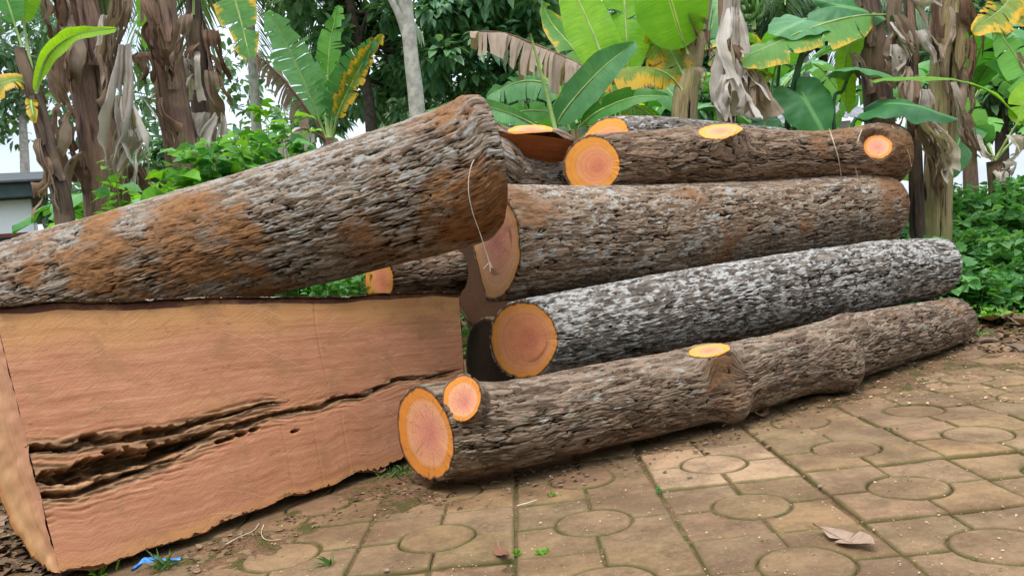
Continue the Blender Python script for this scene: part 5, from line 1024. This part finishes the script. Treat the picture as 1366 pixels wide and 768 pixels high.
# ------------------------------------------------------------------ trees behind
def tree(label, trunk, rt, blobs, nleaf, lsize, mat, seed, bark, limbs=10, name='tree', lim0=12):
    rg = np.random.default_rng(seed); P = as3(trunk); P[0][2] = -0.05; t = thing(name, label, 'tree', (P[0][0], P[0][1], 0))
    tr = tube('trunk', P, rt, rt * 0.55, bark, t, k=14, n=30)
    top = P[-1]; C = catmull(P, 30); PP, DD, NN, LL = [], [], [], []
    tot = sum(b[1] ** 3 for b in blobs) ** (1)
    for bi, (c, r_, sq) in enumerate([(np.asarray(b[0], float), b[1], b[2]) for b in blobs]):
        a = C[rg.integers(lim0, 30)]; mid = (a + c) / 2 + rg.normal(0, 0.15 * r_, 3); tube('limb', [a, mid, c], rt * 0.4, rt * 0.12, bark, t, k=7, n=10)
        ncl = max(8, int(26 * r_ ** 1.5)); nl = int(nleaf * r_ ** 3 / tot)
        cc = c + rvec(rg, ncl) * (r_ * rg.random((ncl, 1)) ** 0.45) * [1, 1, sq]; cr = rg.uniform(0.16, 0.36, ncl) * r_
        for q in range(min(ncl, 10)): tube('twig', [c + (cc[q] - c) * 0.1, (c + cc[q]) / 2 + rg.normal(0, 0.05, 3), cc[q]], rt * 0.10, rt * 0.03, bark, t, k=5, n=6)
        ii = rg.integers(0, ncl, nl); v = rvec(rg, nl); f = rg.random((nl, 1)) ** 0.4
        PP.append(cc[ii] + v * f * cr[ii][:, None] * [1, 1, 0.75]); DD.append(v + rvec(rg, nl) * 0.6 + [0, 0, -0.25]); NN.append(np.tile([0, -0.3, 1.0], (nl, 1)) + 0.55 * rvec(rg, nl)); LL.append(rg.uniform(*lsize, nl))
    L = np.concatenate(LL); cloud_obj('crown', np.vstack(PP), np.vstack(DD), np.vstack(NN), L, L * 0.27, mat, t, rg)
    return t
def ball(px, py, d, r, sq=0.8): return (at(px, py, d), r, sq)
tree('dense dark evergreen tree filling the middle background', [(500, 330, 9.2), (496, 180, 9.2), (486, 100, 9.2), (470, 20, 9.2), (455, -60, 9.3)], 0.075, [ball(430, -20, 9.6, 0.95), ball(500, 60, 9.9, 0.9), ball(560, -20, 9.5, 1.0), ball(640, 30, 9.3, 0.95), ball(700, -30, 9.6, 1.0), ball(600, 110, 9.6, 0.75), ball(680, 110, 9.8, 0.75), ball(530, 130, 10.2, 0.6), ball(455, 150, 10.6, 0.6), ball(740, 60, 10.2, 0.9), ball(405, 165, 11, 0.4)], 12000, (0.10, 0.19), MAT['tree'], 701, MAT['dark_trunk'])
tree('slim pale-trunked tree standing behind the big log', [(566, 330, 6.0), (558, 165, 6.0), (549, 80, 6.0), (541, 0, 6.0), (536, -80, 6.0), (530, -200, 6.0)], 0.066, [((at(510, -260, 6.2)), 0.7, 0.8), ((at(570, -300, 6.0)), 0.8, 0.8), ((at(480, -180, 6.6)), 0.5, 0.8)], 2500, (0.08, 0.14), MAT['tree_f'], 702, MAT['pale_trunk'], lim0=29)
tp = bpy.data.objects['tree.001']; tube('limb', [at(541, 46, 6.0), at(532, 20, 5.97), at(518, -10, 5.95), at(505, -60, 5.9)], 0.030, 0.018, MAT['pale_trunk'], tp, k=9)
tree('hazy pale tree far behind at the top left', [(30, 420, 17), (34, 250, 17), (28, 120, 17)], 0.12, [ball(20, 70, 17, 1.6), ball(60, 110, 17.5, 1.1), ball(-40, 130, 17, 1.4), ball(90, 40, 18, 1.2)], 2400, (0.14, 0.24), MAT['tree_f'], 703, MAT['pale_trunk'])
tree('leafy tree far behind the taro plants', [(1090, 330, 13), (1095, 150, 13), (1100, 40, 13)], 0.11, [ball(1060, -20, 13, 1.2), ball(1160, 10, 13.5, 1.1), ball(980, 60, 13, 1.2), ball(1230, 60, 14, 1.2)], 7000, (0.13, 0.22), MAT['tree'], 704, MAT['dark_trunk'])
tree('dark tree behind the right edge banana leaves', [(1340, 330, 11), (1335, 150, 11), (1330, 40, 11)], 0.10, [ball(1330, 60, 11, 1.0), ball(1400, 90, 11, 1.0), ball(1290, 130, 11.5, 0.8), ball(1380, -20, 11, 1.0)], 7000, (0.11, 0.19), MAT['tree_f'], 705, MAT['dark_trunk'])
tree('shrubby tree behind the middle banana leaves', [(860, 330, 10.5), (850, 180, 10.5), (845, 80, 10.5)], 0.09, [ball(780, 120, 10.5, 0.9), ball(880, 60, 10.8, 1.0), ball(950, 120, 10.8, 0.9), ball(850, 160, 10, 0.7), ball(1010, 190, 11, 0.8)], 8000, (0.11, 0.19), MAT['tree'], 706, MAT['dark_trunk'])
tree('pale airy tree far behind the two tall left stems', [(230, 420, 15), (236, 250, 15), (232, 120, 15)], 0.09, [ball(190, 130, 15, 1.2), ball(290, 90, 15.5, 1.1), ball(380, 150, 15, 1.1), ball(250, 190, 14.5, 1.0), ball(120, 170, 15, 1.0), ball(340, 210, 14.5, 0.9)], 1300, (0.14, 0.26), MAT['tree_f'], 708, MAT['pale_trunk'])
tree('low bushy tree behind the left stems', [(300, 420, 11.5), (290, 300, 11.5), (286, 230, 11.5)], 0.08, [ball(240, 250, 11.5, 0.8), ball(330, 235, 11.5, 0.7), ball(150, 270, 11.5, 0.8), ball(410, 225, 11.2, 0.6)], 6000, (0.11, 0.19), MAT['tree_f'], 707, MAT['dark_trunk'])
def palm(label, px, d, top_py, px1, seed, nf=13, L=2.0, r=0.09):
    rg = np.random.default_rng(seed); b = base(px, d, -0.05); c = at(px1, top_py, d); t = thing('palm_tree', label, 'palm tree', base(px, d))
    tube('trunk', [b, (b + c) / 2 + [0.05, 0, 0], c], r, r * 0.75, MAT['pale_trunk'], t, k=12, n=24)
    for k in range(nf):
        az = k * 2.4; dr = np.array([math.cos(az), math.sin(az), 0]); el = rg.uniform(0.1, 0.8)
        Q = catmull([c, c + dr * L * 0.35 + [0, 0, 0.45 * el * L], c + dr * L * 0.75 + [0, 0, 0.3 * el * L], c + dr * L + [0, 0, (-0.5 + 0.5 * el) * L]], 60)
        T, _, _ = frames(Q); P, D = [], []
        for i in range(8, 60):
            for s_ in (-1, 1): sd = nrm(np.cross(T[i], [0, 0, 1])) * s_; P.append(Q[i]); D.append(sd + T[i] * 0.6 + [0, 0, -0.55 + rg.normal(0, 0.1)])
        P = np.array(P); l = np.full(len(P), 0.26 * L) * rg.uniform(0.8, 1.1, len(P)) * np.repeat(np.sin(np.linspace(0.5, 2.9, 52)) ** 0.5, 2)
        f = cloud_obj('frond', P, D, np.tile([0, 0, 1.0], (len(P), 1)), l, np.full(len(P), 0.016), MAT['frond'], t, rg, 0.5); tube('midrib', Q[::6], 0.016, 0.006, MAT['rib'], f, k=5, n=12)
    return t
palm('coconut palm far behind the dark banana plant, hanging fronds at the top', 345, 8.5, -30, 330, 801, L=1.7, r=0.06)
palm('palm far behind the middle of the picture', 600, 15, 150, 596, 802, L=1.6)
palm('palm far behind the taro plants', 1075, 12, 30, 1070, 803, L=1.7)

rgh = np.random.default_rng(909); nh = 9000; t = thing('added_hedge', 'added leafy screen behind the camera, unseen, blocking low front light', 'added_hedge', (0, -3.6, 0))  # added out of view to keep low front light off the log undersides
ph_ = np.stack([rgh.uniform(-9, 9, nh), -3.6 + rgh.normal(0, 0.45, nh), 4.2 * rgh.random(nh) ** 0.85], 1); lh = rgh.uniform(0.18, 0.32, nh)
cloud_obj('foliage', ph_, rvec(rgh, nh) + [0, 0, -0.2], np.tile([0, 0.3, 1.0], (nh, 1)) + 0.5 * rvec(rgh, nh), lh, lh * 0.3, MAT['tree'], t, rgh)
for k in range(10): tube('stem', [np.array([-8.1 + 1.8 * k, -3.6, -0.05]), np.array([-8.0 + 1.8 * k, -3.5, 1.8]), np.array([-8.2 + 1.8 * k, -3.6, 3.6])], 0.05, 0.02, MAT['dark_trunk'], t)

# ------------------------------------------------------------------ houses
MAT['wall_w'] = plain('white_wall', (0.80, 0.84, 0.83), 0.85, 0.05, 3, 0.1); MAT['eave'] = plain('green_fascia', (0.035, 0.06, 0.055), 0.6, 0.2, 5, 0.1)
MAT['roof'] = plain('grey_roof_sheet', (0.22, 0.22, 0.23), 0.6, 0.2, 4, 0.1); MAT['brick'] = plain('red_brown_frame', (0.14, 0.045, 0.03), 0.7, 0.2, 6, 0.1); MAT['dark'] = plain('dark_glass', (0.015, 0.018, 0.02), 0.2, 0.1, 3, 0.0)
def box(name, o0, ex, ey, ez, mat, parent, bev=0.01):
    """box from a corner and three edge vectors"""
    o0, ex, ey, ez = map(lambda q: np.asarray(q, float), (o0, ex, ey, ez)); bm = bmesh.new(); w = wloc(parent)
    vs = [bm.verts.new(o0 + ex * a + ey * b + ez * c - w) for a in (0, 1) for b in (0, 1) for c in (0, 1)]
    for f in ((0, 1, 3, 2), (4, 6, 7, 5), (0, 4, 5, 1), (2, 3, 7, 6), (0, 2, 6, 4), (1, 5, 7, 3)): bm.faces.new([vs[i] for i in f])
    bmesh.ops.recalc_face_normals(bm, faces=bm.faces)
    if bev: bmesh.ops.bevel(bm, geom=bm.edges, offset=bev, segments=1, affect='EDGES')
    me = bpy.data.meshes.new(name); bm.to_mesh(me); bm.free(); me.materials.append(mat); return link(bpy.data.objects.new(name, me), parent)
c = base(70, 11.0); t = thing('house', 'white-walled house with a dark green eave at the left edge', 'house', c)
hx = nrm(np.array([1.0, 0.55, 0])); hy = np.array([-hx[1], hx[0], 0]); zt = at(60, 264, 11.0)[2]
box('wall', c - hx * 6 + [0, 0, -0.1], hx * 6, hy * 4, [0, 0, zt + 0.1], MAT['wall_w'], t)
box('fascia', c - hx * 6.3 - hy * 0.22 + [0, 0, zt + 0.0], hx * 6.5, hy * 0.06, [0, 0, 0.20], MAT['eave'], t)
box('soffit', c - hx * 6.3 - hy * 0.16 + [0, 0, zt + 0.01], hx * 6.5, hy * 4.5, [0, 0, 0.05], MAT['eave'], t)
MAT['roof_d'] = plain('dark_roof', (0.06, 0.065, 0.065), 0.7, 0.2, 4, 0.1)
rf = box('roof', c - hx * 6.4 - hy * 0.27 + [0, 0, zt + 0.185], hx * 6.65, hy * 3.0 + np.array([0, 0, 0.5]), [0, 0, 0.04], MAT['roof_d'], t)
wz = at(52, 318, 11.0)[2]; wd = box('window', c - hx * 0.52 - hy * 0.035 + [0, 0, wz - 0.25], hx * 0.44, hy * 0.03, [0, 0, 0.34], MAT['brick'], t); box('pane', c - hx * 0.47 - hy * 0.045 + [0, 0, wz - 0.20], hx * 0.34, hy * 0.008, [0, 0, 0.24], MAT['dark'], wd, 0.002)
c = base(1040, 16); t = thing('house', 'low house with a grey corrugated roof behind the taro plants', 'house', c); hx = nrm(np.array([1.0, 0.1, 0])); hy = np.array([-hx[1], hx[0], 0]); z0 = at(1090, 165, 16)[2]; z1 = at(1090, 97, 16)[2]
box('wall', c + [0, 0, -0.2], hx * 1.7, hy * 4, [0, 0, z0 + 0.2], MAT['wall_w'], t)
rows = []; nx = 100; L_ = 2.3
for f in np.linspace(0, 1, 4):
    xs = np.linspace(0, L_, nx); rows.append((c - hx * 0.3 - hy * 0.5)[None] + hx[None] * xs[:, None] + hy[None] * (2.6 * f) + np.array([0, 0, 1])[None] * (z0 + (z1 - z0) * f + 0.025 * np.sin(xs * 2 * math.pi / 0.14))[:, None])
mesh_obj('roof', np.array(rows).reshape(-1, 3), grid_faces(4, nx), MAT['roof'], t)
box('ridge_cap', c - hx * 0.35 + hy * 2.0 + [0, 0, z1 + 0.0], hx * 2.4, hy * 0.22, [0, 0, 0.07], MAT['eave'], t)
#--DETAIL--
# ------------------------------------------------------------------ small things on the ground
def gz(p, dz=0.0): return np.array([p[0], p[1], max(0.001, float(ground_z(np.array(p[0]), np.array(p[1])))) + dz])
def gp(px, py, dz=0.004): return gz(ground(px, py), dz)
MAT['leaf_red'] = leaf_mat('fallen_leaf_red', (0.22, 0.095, 0.055), (0.36, 0.18, 0.115), trans=0.1, rough=0.7, vein=14, spec=0.2)
MAT['leaf_tan'] = leaf_mat('fallen_leaf_tan', (0.22, 0.14, 0.095), (0.38, 0.26, 0.185), trans=0.1, rough=0.75, vein=14, spec=0.2)
MAT['straw'] = plain('straw', (0.50, 0.40, 0.26), 0.8, 0.25, 30, 0.1); MAT['twine'] = plain('twine', (0.62, 0.57, 0.48), 0.8, 0.15, 40, 0.2)
MAT['blue'] = plain('blue_plastic', (0.03, 0.22, 0.62), 0.3, 0.2, 30, 0.1, 0.5); MAT['pebble'] = plain('pebble', (0.20, 0.15, 0.10), 0.85, 0.35, 30, 0.3)
MAT['chip'] = leaf_mat('wood_chip', (0.34, 0.20, 0.10), (0.60, 0.44, 0.27), trans=0.0, rough=0.8, vein=5, spec=0.2)
MAT['litter'] = leaf_mat('leaf_litter', (0.11, 0.065, 0.04), (0.28, 0.18, 0.11), trans=0.0, rough=0.85, vein=5, spec=0.15)
def fallen(label, pts, W, mat, seed, lift=0.02, curl=0.35):
    P = [gp(x, y, 0.004 + (lift if k in (0, len(pts) - 1) else 0.002)) for k, (x, y) in enumerate(pts)]
    t = thing('fallen_leaf', label, 'leaf', P[0])
    blade(t, P, W, MAT[mat], hint=(0, 0, 1), fold=curl, droop=0.0, tears=0.12, crumple=0.006, seed=seed, rib=0.0025, ribmat='rib_dry', n=22, kind='x', gap=0.2)
    return t
fallen('curled pinkish brown dead leaf on the paving at lower right', [(1086, 712), (1110, 716), (1135, 728), (1168, 741)], 0.030, 'leaf_tan', 1)
fallen('small reddish dead leaf on a paving joint at the bottom', [(664, 733), (670, 741), (681, 751)], 0.018, 'leaf_red', 2)
fallen('reddish leaf scrap beside the front log', [(1008, 562), (1020, 557), (1032, 548)], 0.016, 'leaf_red', 3, 0.03)
fallen('wide pale dead leaf by the far end of the front log', [(1304, 414), (1318, 428), (1332, 440)], 0.10, 'leaf_tan', 4, 0.06, 0.3)
fallen('pale dead leaf under the right weeds, upper one', [(1312, 402), (1330, 414), (1345, 424)], 0.08, 'leaf_tan', 5, 0.08, 0.4)
fallen('folded brown dead leaf standing between the pale ones', [(1338, 440), (1346, 428), (1352, 418)], 0.05, 'dry3', 6, 0.06, 0.9)
fallen('tan dead leaf at the right edge of the dirt', [(1344, 428), (1358, 436), (1380, 442)], 0.06, 'leaf_tan', 7, 0.04, 0.5)
fallen('grey-brown leaf lying next to the half log corner', [(500, 640), (508, 637), (514, 632)], 0.016, 'dry3', 8, 0.02)
def straw(label, pts, r=0.0016, mat='straw', name='twig', cat='twig'):
    o = tube(name, [gp(x, y, z) for x, y, z in pts], r, r * 0.6, MAT[mat], None, k=6, n=12); tag(o, label, cat); return o
straw('pale straw stalk leaning on the front log below its knot', [(964, 571, 0.006), (990, 560, 0.03), (1029, 538, 0.06)], 0.0022)
straw('pale straw stalk under the far half of the front log', [(1166, 494, 0.008), (1190, 484, 0.03), (1218, 474, 0.05)], 0.0025)
straw('thin green-brown twig on the soil before the half log', [(296, 731, 0.004), (320, 719, 0.006), (338, 711, 0.006), (346, 703, 0.01)], 0.002)
straw('bent straw on the soil near the half log', [(352, 702, 0.004), (349, 715, 0.005), (356, 722, 0.004), (376, 721, 0.003)], 0.0016)
straw('short white straw on the paving before the front log', [(690, 676, 0.003), (706, 672, 0.004), (716, 668, 0.003)], 0.0016, 'twine')
def tuft(label, px, py, h, n, seed, spread=0.03, mat='grass'):
    rg = np.random.default_rng(seed); b = gp(px, py, -0.004); P = b + np.stack([rg.normal(0, spread * 0.6, n), rg.normal(0, spread * 0.6, n), 0 * np.zeros(n)], 1)
    D = np.stack([rg.normal(0, 0.55, n), rg.normal(0, 0.55, n), np.ones(n)], 1); L = h * rg.uniform(0.5, 1.1, n)
    o = thing('grass_tuft', label, 'grass', b); q = cloud_obj('blades', P, D, rvec(rg, n), L, np.full(n, 0.0022) * (1 + rg.random(n)), MAT[mat], o, rg, 0.35); q['kind'] = 'stuff'; return o
tuft('green grass tuft between the half log and the front log end', 532, 634, 0.05, 70, 1, 0.05); tuft('grass tuft beside the blue plastic strip', 218, 760, 0.09, 26, 2, 0.02); tuft('thin grass blades at the lower left corner of the half log', 135, 766, 0.06, 12, 3, 0.015, 'weed_y')
tuft('small bright weed in a paving joint at bottom centre', 722, 736, 0.025, 16, 4, 0.012, 'weed_y'); tuft('tiny sprout at the corner of the pale tile', 880, 655, 0.03, 12, 5, 0.008, 'weed'); tuft('tiny sprout in a joint right of the pale tile', 1194, 575, 0.03, 12, 6, 0.008, 'weed'); tuft('thin grass blades in the joint left of the fallen red leaf', 443, 752, 0.06, 9, 7, 0.005); tuft('grass at the far end of the front log', 1300, 448, 0.06, 60, 8, 0.09, 'weed'); tuft('tiny grass tuft on the paving near the front log', 738, 660, 0.02, 14, 9, 0.012, 'weed_y'); tuft('sprig in the joint beside the small red leaf', 690, 738, 0.03, 10, 10, 0.005, 'weed_y')
# string on the butt of the big log
o = tube('string', [at(650, 205, 2.69), at(634, 212, 2.665), at(627, 228, 2.655), at(625, 255, 2.66), at(631, 285, 2.69), at(640, 310, 2.74), at(648, 335, 2.77), at(653, 350, 2.78)], 0.0016, 0.0014, MAT['twine'], None, k=6, n=40)
tag(o, 'white string hanging from the butt of the huge log', 'string')
for a_ in ((645, 358), (657, 357), (654, 362)): tube('frayed_end', [at(653, 349, 2.78), at((653 + a_[0]) / 2, 354, 2.78), at(a_[0], a_[1], 2.78)], 0.0014, 0.001, MAT['twine'], o, k=5, n=6)
for k, pa in enumerate([[(1106, 172, 4.40), (1112, 190, 4.36), (1118, 210, 4.36), (1122, 234, 4.42)], [(1150, 172, 4.55), (1144, 190, 4.5), (1140, 215, 4.5), (1144, 236, 4.52)], [(1190, 168, 4.7), (1198, 185, 4.64), (1210, 200, 4.66), (1216, 222, 4.7)]]):
    o = tube('vine', [at(*q) for q in pa], 0.0035, 0.002, MAT['straw'], None, k=6, n=20); tag(o, ['dry vine strand over the middle of the top log', 'dry vine strand left of the round knot on the top log', 'dry vine strand at the right end of the top log'][k], 'vine')
# blue plastic
P = [gp(178, 766, 0.012), gp(196, 758, 0.022), gp(214, 757, 0.014), gp(242, 752, 0.012)]; C = catmull(P, 30); w = np.linspace(-1, 1, 6)
V = C[:, None] + np.array([0.25, 1, 0])[None, None] * (0.008 * w)[None, :, None] + np.array([0, 0, 1])[None, None] * (0.006 * np.sin(w * 4 + np.linspace(0, 7, 30)[:, None]) + 0.004 * fbm(C * 60, 2)[:, None])[..., None]
o = mesh_obj('plastic_strip', V.reshape(-1, 3), grid_faces(30, 6), MAT['blue']); tag(o, 'crumpled strip of blue plastic on the soil at bottom left', 'plastic strip')
# chips, flakes and pebbles
rg = np.random.default_rng(77)
def litter(name, n, gen, lsize, asp, mat, label, seed, kind='stuff'):
    rg = np.random.default_rng(seed); P = []
    while len(P) < n:
        x, y = gen(rg); g = ground(x, y)
        if 1.5 < g[1] < 7: P.append(gz(g, 0.002))
    P = np.array(P); n = len(P); D = np.stack([rg.normal(size=n), rg.normal(size=n), rg.normal(0, 0.12, n)], 1); N = np.tile([0, 0, 1.0], (n, 1)) + rg.normal(0, 0.35, (n, 3)); L = rg.uniform(*lsize, n) * rg.uniform(0.5, 1, n)
    o = cloud_obj(name, P, D, N, L, L * asp, mat, None, rg, -0.05); return tag(o, label, kind, kind=kind) if False else tag(o, label, 'litter', kind='stuff')
litter('wood_chips', 650, lambda r: (r.uniform(1080, 1420), r.uniform(440, 540) + 0), (0.006, 0.024), 0.25, MAT['chip'], 'wood chips and splinters strewn over the dirt at right', 1)
litter('wood_flakes', 1300, lambda r: (r.uniform(250, 1420), r.uniform(520, 775)), (0.003, 0.010), 0.35, MAT['chip'], 'tiny pale wood flakes scattered over the paving', 2)
def below_log(r):
    x = r.uniform(250, 1290); y = np.interp(x, [250, 540, 600, 850, 1000, 1130, 1290], [735, 640, 650, 600, 560, 520, 460]); return x, y + abs(r.normal(0, 14))
litter('bark_litter', 900, below_log, (0.006, 0.028), 0.3, MAT['litter'], 'dark bark crumbs and leaf bits along the logs', 3)
litter('leaf_litter', 700, lambda r: (r.uniform(-60, 120), r.uniform(640, 768)), (0.02, 0.07), 0.4, MAT['litter'], 'brown leaf litter behind the left end of the half log', 4)
litter('forest_litter', 2500, lambda r: (r.uniform(1150, 1430), r.uniform(380, 470)), (0.02, 0.06), 0.35, MAT['litter'], 'brown dead leaf litter below the right weeds', 5)
def stone(label, px, py, r, seed):
    bm = bmesh.new(); bmesh.ops.create_icosphere(bm, subdivisions=2, radius=r); c = gp(px, py, r * 0.35)
    for v in bm.verts: v.co *= 1 + 0.25 * mnoise.noise(v.co * (2 / r * 0.5) + Vector((seed, 0, 0))); v.co.z *= 0.55; v.co += Vector(c)
    me = bpy.data.meshes.new('pebble'); bm.to_mesh(me); bm.free(); me.materials.append(MAT['pebble']); o = link(bpy.data.objects.new('pebble', me)); tag(o, label, 'stone')
stone('flat brown pebble on the paving below the bent end of the front log', 1144, 525, 0.013, 1); stone('small pale pebble in the joint at bottom left', 516, 762, 0.007, 2); stone('pale stone chip before the front log', 783, 635, 0.008, 3); stone('small stone on the pale tile', 920, 638, 0.007, 4); stone('grey pebble in the joint right of the pale tile', 1094, 650, 0.007, 5)
for k, (x0, y0, x1, y1, w_, lab) in enumerate([(1168, 497, 1212, 486, 0.045, 'flat bark scrap under the far half of the front log'), (1296, 458, 1330, 455, 0.03, 'bark scrap on the dirt near the far log ends'), (1345, 462, 1372, 470, 0.03, 'bark scrap at the right edge of the dirt')]):
    a_, b_ = gp(x0, y0, 0.012), gp(x1, y1, 0.016); C = catmull([a_, (a_ + b_) / 2 + [0, 0, 0.012], b_], 14); vv = np.linspace(-1, 1, 7); wv = w_ * (0.7 + 0.5 * fbm(np.stack([np.linspace(0, 3, 14), np.full(14, k), np.zeros(14)], 1), 2))
    sd = nrm(np.cross(b_ - a_, [0, 0, 1])); tp = C[:, None] + sd[None, None] * (wv[:, None] * vv[None])[..., None] + np.array([0, 0, 1.0]) * (-0.010 * vv[None] ** 2 + 0 * wv[:, None])[..., None]; bt = tp - [0, 0, 0.007]
    V = np.concatenate([tp.reshape(-1, 3), bt.reshape(-1, 3)]); g = grid_faces(14, 7); F = [list(map(int, q)) for q in g] + [[int(i) + 98 for i in q[::-1]] for q in g]
    for i in range(13): F += [[i * 7, (i + 1) * 7, (i + 1) * 7 + 98, i * 7 + 98], [i * 7 + 6 + 98, (i + 1) * 7 + 104, (i + 1) * 7 + 6, i * 7 + 6]]
    for j in range(6): F += [[j, j + 98, j + 99, j + 1], [91 + j, 92 + j, 92 + j + 98, 91 + j + 98]]
    lcx = V - V.mean(0); o = mesh_obj('bark_scrap', V, F, MAT['bark_a'], attrs={'bh': np.full(len(V), 0.7), 'bc': np.full(len(V), 0.5), 'bl': np.zeros(len(V)), 'dirt': np.full(len(V), 0.3)}, vecs={'lc': lcx}); tag(o, lab, 'bark')
